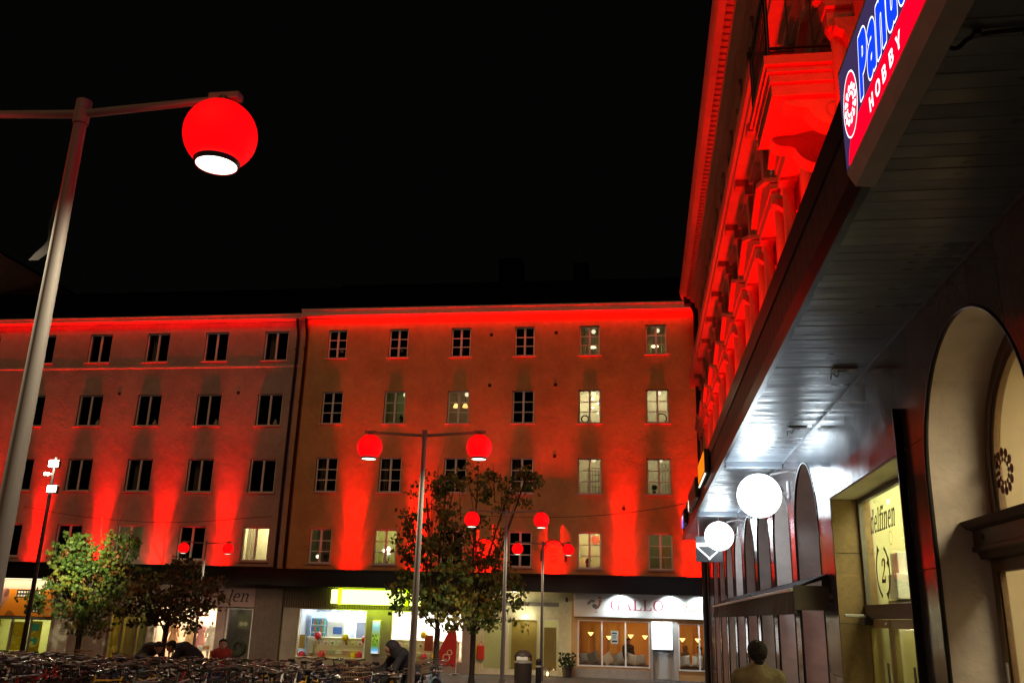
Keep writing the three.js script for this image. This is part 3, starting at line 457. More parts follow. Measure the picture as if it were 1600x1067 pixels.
// ------------------------------------------------------------------ signs on the canopy
{
  const L = 3.9, s1 = 5.2, t = thing('shop_sign', 'long light box sign on the canopy edge, blue Panduro letters over a red HOBBY band', 'sign');
  add(t, 'casing', extrude([[1.3, 2.66], [1.34, 2.58], [1.44, 2.57], [1.46, 2.62], [1.46, 3.36], [1.3, 3.36]], L, [], 0.008).translate(0, 0, -s1), mat([0.62, 0.54, 0.46], 0.6, 0, { map: T.metal }));
  const draw = (x, w, h, lit) => {
    const g = w / L; x.fillStyle = lit ? '#2a2140' : '#4a4450'; x.fillRect(0, 0, w, h);
    x.fillStyle = '#e6001e'; x.beginPath(); x.moveTo(0.06 * g, h); x.quadraticCurveTo(0.1 * g, h * 0.76, 0.34 * g, h * 0.73); x.lineTo(w, h * 0.73); x.lineTo(w, h); x.fill();
    x.fillStyle = '#d01030'; x.beginPath(); x.ellipse(0.22 * g, h * 0.5, 0.16 * g, 0.3 * h, 0, 0, 7); x.fill(); flower(x, 0.22 * g, h * 0.5, 0.125 * g, 12, 0.026 * g, '#fff');
    x.strokeStyle = '#fff'; x.lineWidth = 0.012 * g; x.beginPath(); x.ellipse(0.22 * g, h * 0.5, 0.17 * g, 0.31 * h, 0, 0, 7); x.stroke();
    x.font = 'bold italic ' + Math.round(h * 0.72) + 'px sans-serif'; x.lineJoin = 'round';
    x.save(); x.translate(0.43 * g, h * 0.66); x.scale(0.6, 1);
    x.strokeStyle = '#eef4ff'; x.lineWidth = 0.07 * g; x.strokeText('Panduro', 0, 0); x.strokeStyle = '#0a32ff'; x.lineWidth = 0.042 * g; x.strokeText('Panduro', 0, 0); x.fillStyle = '#0a32ff'; x.fillText('Panduro', 0, 0);
    x.font = 'italic ' + Math.round(h * 0.72) + 'px sans-serif'; x.restore();
    x.fillStyle = '#fff'; x.font = 'bold ' + Math.round(h * 0.185) + 'px sans-serif'; 'HOBBY'.split('').forEach((c, i) => x.fillText(c, (0.6 + 0.14 * i) * g, h * 0.945));
  };
  const m = new THREE.MeshStandardMaterial({ map: canvasTex(2048, 416, (x, w, h) => draw(x, w, h, 0)), roughness: 0.35 });
  m.emissive.set(0xffffff); m.emissiveIntensity = 1.9; m.emissiveMap = canvasTex(2048, 416, (x, w, h) => draw(x, w, h, 1));
  add(t, 'lamp_face', toStreet(plane(L - 0.04, 0.66)), m, [1.288, 3.0, -s1 + L / 2]);
  add(t, 'end_cap', [rbox(0.08, 0.05, 0.03, 0.008, 1.4, 2.61, -s1 - 0.022)], M.wood);
  area([1.24, 3.0, -s1 + L / 2], [0, 3.0, -s1 + L / 2], L, 0.6, [0.75, 0.12, 0.35], 0.5);
  const o = thing('shop_sign', 'small orange light box on the canopy edge, above the white globes', 'sign'); add(o, 'casing', rbox(0.1, 0.5, 2.2, 0.02, 1.4, 3.26, -20.3), M.black); add(o, 'lamp_face', toStreet(plane(2.1, 0.42)), glow([1, 0.2, 0.0], 1.2, [0.6, 0.2, 0]), [1.344, 3.26, -20.3]); add(o, 'lamp_strip', Array.from({ length: 12 }, (_, i) => box(0.03, 0.03, 0.07, 1.36, 2.985, -19.3 - i * 0.18)), glow([1, 0.95, 0.85], 1.4));
  const b = thing('shop_sign', 'dark light box on the canopy edge with one small white mark', 'sign'); add(b, 'casing', rbox(0.1, 0.5, 3.6, 0.02, 1.4, 3.2, -24.6), M.black); add(b, 'lamp_mark', [box(0.01, 0.3, 0.12, 1.345, 3.12, -26.1), box(0.01, 0.1, 0.34, 1.344, 3.12, -26.1)], glow([1, 0.95, 0.8], 1.3));
  const c = thing('shop_sign', 'blue and white light box at the far end of the canopy edge', 'sign'); add(c, 'casing', rbox(0.1, 0.46, 1.9, 0.02, 1.4, 3.16, -30), M.black); add(c, 'lamp_mark', box(0.01, 0.3, 0.7, 1.345, 3.06, -30.2), glow([0.1, 0.15, 1], 1.6)); add(c, 'lamp_mark', box(0.01, 0.1, 0.5, 1.342, 3.2, -30), glow([0.8, 0.85, 1], 1.3));
  const v = thing('hanging_sign', 'dark square sign with a white neon angle hanging under the canopy by the farther globe', 'sign'); add(v, 'board', rbox(0.7, 0.66, 0.05, 0.01, 1.77, 1.82, -24.62), mat([0.1, 0.11, 0.12], 0.5)); add(v, 'hanger', [bar(V(1.5, 2.15, -24.62), V(1.5, 2.74, -24.62), 0.012), bar(V(2.04, 2.15, -24.62), V(2.04, 2.74, -24.62), 0.012)], M.steelDark);
  const w = glow([0.95, 0.98, 1], 1.6); add(v, 'neon_tube', [bar(V(1.44, 1.93, -24.56), V(1.84, 1.93, -24.56), 0.05, 10)], w); add(v, 'neon_tube', [bar(V(1.45, 1.87, -24.55), V(1.77, 1.58, -24.55), 0.02, 10), bar(V(1.77, 1.58, -24.55), V(1.98, 1.76, -24.55), 0.02, 10), new THREE.SphereGeometry(0.035, 10, 8).translate(1.77, 1.58, -24.55)], w);
}
// conduit on the soffit and recessed fittings
{
  const t = thing('cable_conduit', 'grey conduit running across the soffit from the light box sign to a junction box', 'conduit');
  add(t, 'pipe', tube([V(1.47, 2.7, -3.95), V(1.53, 2.66, -3.95), V(1.6, 2.705, -3.93), V(1.9, 2.715, -3.9), V(2.25, 2.715, -3.86)], 0.012, 50, 8), M.steelDark);
  for (const x of [1.62, 1.85, 2.1]) add(t, 'clip', rbox(0.035, 0.03, 0.045, 0.005, x, 2.712, -3.91), M.steelDark);
  add(t, 'junction_box', rbox(0.13, 0.06, 0.13, 0.012, 2.3, 2.702, -3.86), M.wood);
  const d = thing('soffit_fitting', 'square recessed fitting with a dangling wire in the soffit, nearer one', 'soffit fitting', [2.28, 2.725, -10.1]); add(d, 'plate', rbox(0.26, 0.014, 0.2, 0.005), M.white); add(d, 'opening', rbox(0.12, 0.01, 0.1, 0.004, -0.02, -0.008, 0), M.black); add(d, 'wire', tube([V(-0.05, 0, 0), V(-0.08, -0.07, 0.01), V(-0.13, -0.03, 0), V(-0.15, -0.1, 0)], 0.006, 20, 6), M.black);
  copyOf(d, [2.28, 2.725, -13.3], 0, 'square recessed fitting in the soffit near the nearer white globe');
}

// ------------------------------------------------------------------ shops on the ground floor of the far front
function shopRoom(house, x0, x1, y0, y1, depth, wall, color, lum, label, floor) { // a lit room behind an opening, with a glowing ceiling panel
  const z = FZ - 0.345, zb = z - depth, r = add(house, 'room', [span(x0 - 0.1, x1 + 0.1, y0 - 0.05, y1 + 0.2, zb, zb - 0.05), span(x0 - 0.15, x0 - 0.1, y0, y1 + 0.2, zb, z), span(x1 + 0.1, x1 + 0.15, y0, y1 + 0.2, zb, z), span(x0 - 0.1, x1 + 0.1, y1 + 0.2, y1 + 0.25, zb, z), span(x0 - 0.1, x1 + 0.1, y0 - 0.1, y0 - 0.05, zb, z)], mat(wall, 0.85));
  const xm = (x0 + x1) / 2, zm = z - depth * 0.5, w = (x1 - x0) * 0.7;
  solo('ceiling_panel', label, 'ceiling light', span(xm - w / 2, xm + w / 2, y1 + 0.17, y1 + 0.195, zm - 0.3, zm + 0.3), glow(color, 2.4));
  area([xm, y1 + 0.15, zm], [xm, y0, zm], w, 0.6, color, lum); return r;
}
function shopWindow(name, label, x0, x1, y0, y1, mull, m) {
  const t = thing(name, label, 'shop window'), f = 0.05;
  add(t, 'frame', [span(x0, x1, y1 - f, y1, FZ - 0.12, FZ - 0.03), span(x0, x1, y0, y0 + f, FZ - 0.12, FZ + 0.03), span(x0, x0 + f, y0 + f, y1 - f, FZ - 0.12, FZ - 0.03), span(x1 - f, x1, y0 + f, y1 - f, FZ - 0.12, FZ - 0.03), ...mull.map((q) => span(q - f * 0.6, q + f * 0.6, y0 + f, y1 - f, FZ - 0.12, FZ - 0.025))], m);
  const xs = [x0, ...mull, x1]; for (let i = 0; i + 1 < xs.length; i++) add(t, 'pane', span(xs[i] + 0.04, xs[i + 1] - 0.04, y0 + f, y1 - f, FZ - 0.09, FZ - 0.084), M.glass);
  return t;
}
const col = (c, r = 0.55) => mat(c, r);
// --- sweet shop with the lime sign
{
  const s = thing('slatted_fascia', 'brown fascia of upright slats above the sweet shop', 'fascia');
  add(s, 'backing', span(SPLIT + 0.05, -7.15, 0.13, 0.96, FZ + 0.004, FZ + 0.05), M.dark);
  const sl = Array.from({ length: 76 }, (_, i) => box(0.07, 0.82, 0.05, SPLIT + 0.12 + i * 0.107, 0.545, FZ + 0.075)); add(s, 'slats', sl, M.brownSlat).userData = { kind: 'stuff' };
  const g = thing('light_box_sign', 'long lime white glowing light box on the slatted fascia', 'sign');
  const lime = glow([0.8, 1, 0.25], 3.6, [0.5, 0.6, 0.1]); add(g, 'casing', rbox(3.0, 0.62, 0.22, 0.02, -11.15, 0.6, FZ + 0.24), glow([0.4, 0.75, 0.0], 3, [0.3, 0.4, 0]));
  add(g, 'lamp_face', rbox(0.28, 0.56, 0.04, 0.015, -12.78, 0.59, FZ + 0.36), lime); add(g, 'lamp_band', rbox(0.13, 0.68, 0.05, 0.02, -12.54, 0.6, FZ + 0.36), glow([1, 0.75, 0.0], 1.3)); add(g, 'lamp_face', rbox(2.72, 0.58, 0.04, 0.015, -11.1, 0.59, FZ + 0.36), lime);
  add(g, 'lamp_face', rbox(0.5, 0.5, 0.05, 0.02, -9.28, 0.55, FZ + 0.36), lime);
  area([-11.15, 1.0 - 0.02, FZ + 0.3], [-11.15, 0.6, FZ - 0.3], 3.4, 0.1, [0.5, 0.9, 0.02], 26); area([-11.15, 0.22, FZ + 0.42], [-11.15, -0.8, FZ - 0.1], 3.2, 0.2, [0.6, 0.9, 0.05], 14);
  const A = SHOPR[0], B = SHOPR[1];
  shopRoom(ochreHouse, ...A, 2.4, [0.55, 0.56, 0.6], [0.85, 0.93, 1], 30, 'cool ceiling panel in the sweet shop behind its left window');
  shopRoom(ochreHouse, ...B, 2.0, [0.8, 0.75, 0.72], [1, 0.95, 0.88], 42, 'white ceiling panel in the sweet shop behind its right window');
  shopWindow('shop_window', 'wide bright window of the sweet shop, left of the blue lit column', ...A, [], M.frame); shopWindow('shop_window', 'wide bright window of the sweet shop behind the dark trees', ...B, [], M.frame);
  // counters of sweets: two tiers of boxes with pictures
  for (const [x0, x1, n, where] of [[-14.0, -11.6, 8, 'left'], [-10.2, -7.5, 9, 'right']]) {
    const t = thing('sweet_counter', 'pale two-tier counter of sweet boxes in the ' + where + ' window of the sweet shop', 'counter');
    add(t, 'counter_body', [span(x0, x1, -1.86, -1.1, FZ - 0.75, FZ - 0.3), span(x0 - 0.05, x1 + 0.05, -1.12, -1.06, FZ - 0.8, FZ - 0.27)], col([0.8, 0.68, 0.42]));
    for (let i = 0; i < n; i++) { const u = x0 + 0.18 + i * (x1 - x0 - 0.3) / (n - 1), c = [[0.6, 0.05, 0.08], [0.75, 0.5, 0.08], [0.7, 0.2, 0.3], [0.2, 0.3, 0.1], [0.75, 0.7, 0.6]][i % 5]; add(t, 'box', rbox(0.2, 0.2, 0.03, 0.01, u, -1.28, FZ - 0.285), col([0.85, 0.8, 0.66])); add(t, 'print', rbox(0.1, 0.1, 0.02, 0.03, u, -1.28, FZ - 0.27), col(c)); add(t, 'box', rbox(0.24, 0.17, 0.05, 0.02, u, -1.64, FZ - 0.28), col(c.map((q) => 0.35 + q * 0.6))); }
  }
  // balloons and posters in the windows
  [[-13.55, -1.0, 'red'], [-12.35, -1.05, 'yellow'], [-14.2, -1.78, 'red'], [-13.35, -1.74, 'red'], [-11.95, -1.75, 'yellow'], [-11.7, -1.72, 'red'], [-11.5, -1.1, 'red'], [-8.95, -1.72, 'red'], [-8.5, -1.7, 'yellow'], [-8.1, -1.72, 'red'], [-9.0, -0.85, 'yellow']].forEach(([x, y, c], i) => {
    const w = ['beside the fridge', 'in the middle of the left window', 'low in the left corner of the left window', 'low in the left window under the other red one', 'low in the left window at its right', 'lowest right in the left window', 'at the right edge of the left window', 'low in the right window, left of a yellow one', 'low in the right window between two red ones', 'low in the right window, right of a yellow one', 'hanging high in the right window'][i];
    const t = thing('balloon', c + ' balloon ' + w + ' of the sweet shop', 'balloon', [x, y, FZ - 0.2]); add(t, 'skin', new THREE.SphereGeometry(0.14, 20, 16).scale(1, 1.12, 1), col(c === 'red' ? [0.75, 0.03, 0.08] : [0.85, 0.6, 0.02], 0.3)); add(t, 'knot', new THREE.ConeGeometry(0.025, 0.04, 8).translate(0, -0.175, 0), col([0.4, 0.1, 0.05]));
  });
  const fr = thing('drinks_fridge', 'pale blue glowing drinks fridge in the left window of the sweet shop', 'fridge', [-13.95, 0, FZ - 1.5]);
  add(fr, 'cabinet', span(-0.33, 0.33, -1.8, -0.3, -0.3, 0.2), col([0.3, 0.5, 0.7])); add(fr, 'lamp_header', span(-0.33, 0.33, -0.3, -0.05, -0.3, 0.24), glow([0.5, 0.8, 1], 1.4)); for (const y of [-0.6, -0.9, -1.2]) { add(fr, 'shelf', span(-0.3, 0.3, y, y + 0.03, 0.2, 0.3), M.white); for (let i = 0; i < 6; i++) add(fr, 'bottle', cyl(0.035, 0.03, 0.2, -0.25 + i * 0.1, y + 0.03, 0.25, 10), col([[0.1, 0.3, 0.7], [0.7, 0.2, 0.1], [0.1, 0.5, 0.2]][i % 3], 0.3)); }
  const me = thing('ice_machine', 'white machine with a blue label in the left window of the sweet shop', 'machine', [-13.2, 0, FZ - 1.6]); add(me, 'body', rbox(0.8, 1.1, 0.5, 0.05, 0, -0.95, 0), M.white); add(me, 'lamp_top', rbox(0.85, 0.3, 0.5, 0.05, 0, -0.25, 0), glow([0.8, 0.92, 1], 1.2)); add(me, 'label', rbox(0.4, 0.3, 0.02, 0.01, 0.1, -0.8, 0.26), col([0.05, 0.15, 0.6]));
  const dk = thing('back_door', 'grey door and frame at the back of the sweet shop, left window', 'door', [-12.2, 0, FZ - 2.6]); add(dk, 'frame', [span(-0.5, 0.5, -0.45, -0.38, 0, 0.1), span(-0.5, -0.43, -1.9, -0.45, 0, 0.1), span(0.43, 0.5, -1.9, -0.45, 0, 0.1)], M.frame); add(dk, 'leaf', span(-0.43, 0.43, -1.9, -0.45, 0, 0.05), col([0.16, 0.17, 0.2]));
  [[-13.2, 'left'], [-12.6, 'middle'], [-12.0, 'right']].forEach(([x, w]) => { const t = thing('ceiling_spotlight', 'bright ceiling spotlight, ' + w + ' of three in the sweet shop window', 'spotlight', [x, 0.0, FZ - 1.0]); add(t, 'housing', cyl(0.07, 0.07, 0.12, 0, 0, 0, 14), M.white); add(t, 'lamp_lens', new THREE.SphereGeometry(0.085, 16, 12), glow([0.95, 0.97, 1], 6)); point([x, -0.14, FZ - 1.0], [0.95, 0.97, 1], 0.25, 3); });
  solo('notice', 'tan paper notice in the left edge of the sweet shop window', 'notice', rbox(0.26, 0.55, 0.01, 0.004, -14.2, -1.25, FZ - 0.13), col([0.6, 0.4, 0.1])); solo('notice', 'white paper notice beside the tan one in the sweet shop window', 'notice', rbox(0.28, 0.6, 0.01, 0.004, -13.85, -1.4, FZ - 0.14), M.white);
  solo('notice', 'red brown paper poster in the right window of the sweet shop', 'notice', rbox(0.36, 0.62, 0.01, 0.004, -8.75, -1.15, FZ - 0.14), col([0.45, 0.08, 0.03]));
  const bl = thing('light_column', 'narrow blue and green lit column display between the two sweet shop windows', 'light box', [-10.95, 0, FZ]);
  add(bl, 'casing', rbox(0.36, 1.34, 0.16, 0.03, 0, -0.98, 0.08), M.white); const bm = new THREE.MeshStandardMaterial({ roughness: 0.4 }); bm.map = bm.emissiveMap = canvasTex(128, 480, (x, w, h) => { const k = x.createLinearGradient(0, 0, 0, h); k.addColorStop(0, '#d8f4ff'); k.addColorStop(0.2, '#7fb6d8'); k.addColorStop(0.4, '#7f9a6a'); k.addColorStop(0.55, '#7c9a2c'); k.addColorStop(0.78, '#5c8a3a'); k.addColorStop(0.9, '#5aa6f0'); k.addColorStop(1, '#e8f8ff'); x.fillStyle = k; x.fillRect(0, 0, w, h); for (let i = 0; i < 60; i++) { x.fillStyle = ['#4d6b1c', '#93b03a', '#2f4d1c'][i % 3]; x.beginPath(); x.ellipse(rnd() * w, h * (0.4 + 0.36 * rnd()), 14, 7, rnd() * 3, 0, 7); x.fill(); } }); bm.emissive.set(0xffffff); bm.emissiveIntensity = 0.9; add(bl, 'lamp_face', plane(0.3, 1.26, 0, -0.98, 0.163), bm);
  const fl = thing('beach_flag', 'red swooping advertising flag with a pale flourish beside the sweet shop', 'flag', [-7.35, 0, -36.9]);
  const fs = new THREE.Shape(); fs.moveTo(0, -2.0); fs.lineTo(0.02, -1.0); fs.quadraticCurveTo(-0.02, -0.45, -0.16, -0.42); fs.quadraticCurveTo(-0.45, -0.8, -0.75, -1.6); fs.lineTo(-0.72, -1.95); fs.quadraticCurveTo(-0.3, -1.9, 0, -2.0);
  add(fl, 'cloth', extrude(fs, 0.012), col([0.6, 0.03, 0.02], 0.8)); add(fl, 'pole', tube([V(0.02, -2.3, 0), V(0.04, -1.0, 0), V(-0.04, -0.42, 0), V(-0.16, -0.38, 0)], 0.014, 24, 6), M.white); add(fl, 'foot', cyl(0.22, 0.16, 0.06, 0.02, gy(-7.3, -36.9), 0, 20), M.steelDark);
  add(fl, 'emblem', new THREE.TorusGeometry(0.13, 0.03, 6, 20).translate(-0.38, -1.65, 0.02), col([0.75, 0.5, 0.35])); add(fl, 'emblem', new THREE.TorusGeometry(0.09, 0.025, 6, 20).translate(-0.25, -1.45, 0.02), col([0.75, 0.5, 0.35]));
}
for (const [a, b, c, d] of [[-15.1, -14.44, -2.7, 0.12], [-11.4, -10.39, -2.7, 0.12], [-7.28, -6.97, -2.7, 0.12], [-14.44, -11.4, -2.7, -1.93], [-10.39, -7.28, -2.7, -1.91]]) add(ochreHouse, 'shop_cladding', span(a, b, c, d, FZ + 0.004, FZ + 0.03), M.plinth);
// --- entrance number 4
{
  const [x0, x1, y0, y1] = SHOPR[2];
  shopRoom(ochreHouse, x0, x1, y0, y1, 2.2, [0.72, 0.66, 0.4], [1, 0.92, 0.55], 6, 'warm ceiling panel inside the lit entrance number 4');
  const e = thing('building_entrance', 'cream lit building entrance numbered 4 with glass doors and a dark band', 'entrance'); const z = FZ - 0.3;
  const cm = pl([0.74, 0.7, 0.46]); add(e, 'lining', [span(x0 + 0.005, x1 - 0.52, -0.02, 0.42, z, z + 0.1), span(x0 + 0.005, x1 - 0.52, 0.58, y1 - 0.005, z, z + 0.1), span(x1 - 0.52, x1 - 0.005, -2.3, y1 - 0.005, z, z + 0.22), span(x0 + 0.005, x0 + 0.35, -2.3, -0.02, z, z + 0.1)], cm);
  add(e, 'band', span(x0 + 0.01, x1 - 0.53, 0.42, 0.58, z + 0.02, z + 0.13), M.frameDark);
  const xs = [x0 + 0.35, -5.55, -4.15, x1 - 0.54]; for (let i = 0; i < 3; i++) { const a = xs[i], b = xs[i + 1], d = add(e, 'door', [span(a, a + 0.12, -2.3, -0.02, z + 0.01, z + 0.07), span(b - 0.06, b, -2.3, -0.02, z + 0.01, z + 0.07), span(a + 0.12, b - 0.06, -2.3, -2.05, z + 0.01, z + 0.07), span(a + 0.12, b - 0.06, -0.12, -0.02, z + 0.01, z + 0.07)], M.cream); add(d, 'pane', span(a + 0.12, b - 0.06, -2.05, -0.12, z + 0.03, z + 0.036), M.glass); add(d, 'handle', bar(V(b - 0.16, -1.5, z + 0.12), V(b - 0.16, -0.9, z + 0.12), 0.014), M.steel); }
  add(e, 'screen', span(-5.35, -4.3, -2.05, -0.14, z - 0.12, z - 0.1), col([0.35, 0.24, 0.05]));
  add(e, 'screen', span(-4.0, -3.5, -2.05, -0.4, z - 0.12, z - 0.1), col([0.3, 0.2, 0.05]));
  const n = thing('house_number', 'round number 4 plaque above the lit entrance', 'number plaque', [-5.1, 0.83, z + 0.115]); add(n, 'ring', new THREE.TorusGeometry(0.16, 0.016, 8, 32), col([0.3, 0.22, 0.05])); add(n, 'digit', plane(0.24, 0.24, 0, 0, 0.004), clear(128, 128, (x) => { x.fillStyle = '#4a3a10'; x.font = 'bold 120px sans-serif'; x.textAlign = 'center'; x.fillText('4', 64, 106); }));
  const l = thing('entrance_lamp', 'flat white lamp hanging above the doors of entrance number 4', 'lamp', [-4.75, -0.02, FZ - 0.05]); add(l, 'lamp_disc', new THREE.SphereGeometry(0.17, 24, 12).scale(1, 0.3, 1), glow([1, 0.97, 0.8], 3)); add(l, 'cord', cyl(0.006, 0.006, 0.9, 0, 0.04, 0, 6), M.dark); point([-4.75, -0.02, FZ - 0.05], [1, 0.92, 0.6], 2.2, 5);
  const u = thing('entrance_lamp', 'ceiling lamp under the canopy washing the cream wall over entrance number 4', 'lamp', [-5.2, 0.97, FZ + 0.35]); add(u, 'lamp_disc', cyl(0.14, 0.14, 0.03, 0, -0.03, 0, 24), glow([1, 0.95, 0.62], 2)); add(u, 'ring', new THREE.TorusGeometry(0.15, 0.015, 8, 24).rotateX(Math.PI / 2), M.steelDark); point([-5.2, 0.78, FZ + 0.35], [1, 0.9, 0.5], 1.7, 5);
  for (const [x, y] of [[-3.05, 0.7], [-3.07, 0.25]]) solo('intercom', y > 0.5 ? 'small dark box high on the pier right of entrance number 4' : 'small pale triangular plate on the pier right of entrance number 4', 'plate', y > 0.5 ? rbox(0.1, 0.18, 0.06, 0.01, x, y, FZ - 0.05) : extrude([[-0.1, -0.08], [0.1, -0.08], [0, 0.1]], 0.02).translate(x, y, FZ - 0.08), y > 0.5 ? M.steelDark : M.sill);
  solo('hanging_bag', 'red bag hanging in the left door glass of entrance number 4', 'bag', [rbox(0.3, 0.55, 0.1, 0.04, -6.55, -1.45, FZ - 0.1), tube([V(-6.65, -1.18, FZ - 0.1), V(-6.55, -1.0, FZ - 0.1), V(-6.45, -1.18, FZ - 0.1)], 0.012, 10, 6)], col([0.6, 0.04, 0.02])); solo('hanging_bag', 'yellow bag hanging beside the red one at entrance number 4', 'bag', [rbox(0.2, 0.5, 0.1, 0.04, -6.83, -1.3, FZ - 0.08), tube([V(-6.9, -1.06, FZ - 0.08), V(-6.83, -0.9, FZ - 0.08), V(-6.76, -1.06, FZ - 0.08)], 0.012, 10, 6)], col([0.7, 0.48, 0.02]));
}
// --- restaurant
{
  const b = thing('restaurant_sign', 'wide white board reading GALLO in red with a cockerel, over the restaurant windows', 'sign');
  add(b, 'board', rbox(5.28, 0.98, 0.1, 0.015, -0.1, 0.55, FZ + 0.07), M.white);
  add(b, 'lettering', plane(5.2, 0.92, -0.1, 0.55, FZ + 0.123), printed(2048, 362, (x, w, h) => {
    x.fillStyle = '#dcdcd8'; x.fillRect(0, 0, w, h);
    x.fillStyle = '#9b1c33'; x.font = '225px serif'; x.save(); x.scale(1.12, 1); x.fillText('GALLO', 490, 262); x.restore();
    x.fillStyle = '#b5512a'; x.font = 'italic 175px serif'; x.fillText('Champ', 1600, 262);
    x.strokeStyle = '#565e66'; x.lineWidth = 12; x.lineCap = 'round'; // the cockerel: arched tail, body, neck with comb, legs
    for (const [r, a] of [[74, 3.2], [60, 3.3], [46, 3.4]]) { x.beginPath(); x.arc(275, 190, r, a, 5.3); x.stroke(); }
    x.fillStyle = '#6a6f74'; x.beginPath(); x.ellipse(322, 215, 52, 32, 0.5, 0, 7); x.fill(); x.fillStyle = '#a8683a'; x.beginPath(); x.moveTo(345, 215); x.quadraticCurveTo(395, 170, 380, 105); x.lineTo(405, 110); x.quadraticCurveTo(420, 200, 365, 250); x.fill();
    x.fillStyle = '#c2303c'; x.beginPath(); x.ellipse(395, 82, 30, 13, 0.25, 0, 7); x.fill(); x.beginPath(); x.ellipse(418, 130, 10, 16, 0, 0, 7); x.fill();
    x.strokeStyle = '#a8683a'; x.lineWidth = 7; x.beginPath(); x.moveTo(340, 245); x.lineTo(346, 300); x.lineTo(368, 302); x.moveTo(320, 245); x.lineTo(318, 300); x.lineTo(340, 304); x.stroke();
  }));
  [[-0.85, 'left'], [1.12, 'middle'], [2.3, 'right']].forEach(([x, w]) => { const t = thing('sign_spotlight', 'small bright spotlight over the GALLO board, ' + w + ' of three', 'spotlight', [x, 0.97, FZ + 0.6]); add(t, 'arm', bar(V(0, 0, 0), V(0, -0.02, -0.5), 0.014), M.black); add(t, 'housing', cyl(0.05, 0.06, 0.1, 0, -0.06, 0, 14), M.black); add(t, 'lamp_lens', new THREE.SphereGeometry(0.05, 14, 10).translate(0, -0.07, 0), glow([0.85, 0.97, 1], 8)); spot([x, 0.88, FZ + 0.62], [x, 0.2, FZ + 0.12], [0.84, 0.97, 1], 10, 1.12, 0.5); });
  shopRoom(ochreHouse, -2.6, 2.48, -1.83, -0.06, 2.6, [0.5, 0.27, 0.1], [1, 0.55, 0.2], 2, 'amber ceiling panel deep in the restaurant');
  shopWindow('restaurant_window', 'wide three-pane restaurant window with cushions under the GALLO board', ...SHOPR[3], [-1.62, -0.68], M.frame); shopWindow('restaurant_window', 'narrow restaurant window with cushions right of the restaurant door', ...SHOPR[5], [2.22], M.frame);
  const d = thing('restaurant_door', 'grey blue panelled restaurant door under a glowing menu box', 'door'); add(d, 'frame', [span(0.28, 0.4, -2.35, -0.03, FZ - 0.1, FZ + 0.02), span(1.18, 1.39, -2.35, -0.03, FZ - 0.1, FZ + 0.02)], M.sill); add(d, 'leaf', span(0.4, 1.18, -2.3, -0.05, FZ - 0.14, FZ - 0.1), col([0.5, 0.53, 0.55])); add(d, 'panel', rbox(0.62, 1.0, 0.02, 0.01, 0.79, -1.72, FZ - 0.095), col([0.55, 0.58, 0.6])); add(d, 'panel', extrude([[-0.3, -0.02], [0.3, -0.02], [0.34, 0.28], [-0.34, 0.28]], 0.02).translate(0.79, -1.18, FZ - 0.1), col([0.16, 0.17, 0.21])); add(d, 'threshold', span(0.4, 1.18, -2.35, -2.29, FZ - 0.14, FZ + 0.05), col([0.3, 0.28, 0.24])); add(d, 'handle', bar(V(0.52, -1.55, FZ - 0.04), V(0.52, -1.25, FZ - 0.04), 0.014), M.steel);
  const mb = thing('menu_light_box', 'blank white glowing menu box hanging at the restaurant door', 'light box'); add(mb, 'casing', rbox(0.84, 1.08, 0.12, 0.02, 0.76, -0.58, FZ + 0.2), M.white); add(mb, 'lamp_face', rbox(0.78, 1.02, 0.03, 0.015, 0.76, -0.58, FZ + 0.27), glow([0.92, 0.98, 1], 2.6)); add(mb, 'hanger', bar(V(0.76, -0.06, FZ + 0.2), V(0.76, 0.06, FZ + 0.2), 0.02), M.steelDark);
  area([0.76, -0.58, FZ + 0.3], [0.76, -0.58, FZ + 3], 0.78, 1.0, [0.92, 0.98, 1], 1.2);
  // window seat and cushions
  for (const [x0, x1, w] of [[-2.55, 0.25, 'wide'], [1.42, 2.46, 'narrow']]) solo('window_bench', 'brown bench behind the ' + w + ' restaurant window', 'bench', [rbox(x1 - x0, 0.2, 0.5, 0.04, (x0 + x1) / 2, -1.8, FZ - 0.75)], col([0.12, 0.08, 0.06]));
  const cg = new THREE.BoxGeometry(0.44, 0.44, 0.16, 12, 12, 4), p = cg.attributes.position; for (let i = 0; i < p.count; i++) { const x = p.getX(i) / 0.22, y = p.getY(i) / 0.22, e = (1 - x * x) * (1 - y * y); p.setXYZ(i, p.getX(i) * (1 - 0.1 * (1 - y * y)), p.getY(i) * (1 - 0.1 * (1 - x * x)), p.getZ(i) * (0.25 + 0.95 * Math.sqrt(Math.max(0, e)))); } cg.computeVertexNormals();
  [[-2.38, 0.26, 0.3, 0.9, 'brown round-edged'], [-2.0, 0.16, 0.35, 1.15, 'dark brown'], [-1.4, 0.72, 0.62, 1, 'pale cream'], [-0.98, 0.3, 0.33, 1.1, 'grey brown'], [-0.45, 0.58, -0.25, 1, 'white'], [-0.08, 0.42, 0.15, 0.9, 'tan'], [1.65, 0.5, 0.1, 1, 'off-white'], [2.15, 0.56, -0.08, 1, 'cream']].forEach(([x, v, r, s, n], i) => { const c = solo('cushion', n + ' cushion leaning in the ' + (i < 6 ? 'wide' : 'narrow') + ' restaurant window, ' + ['first from the left', 'second from the left', 'beside the left mullion', 'beside the right mullion on its left', 'beside the right mullion on its right', 'at the right end', 'left of two', 'right of two'][i], 'cushion', cg, mat([v * 0.8, v * 0.68, v * 0.55], 0.95), [x, -1.53, FZ - 0.5]); c.rotation.set(-0.3, 0, r); c.scale.setScalar(s); });
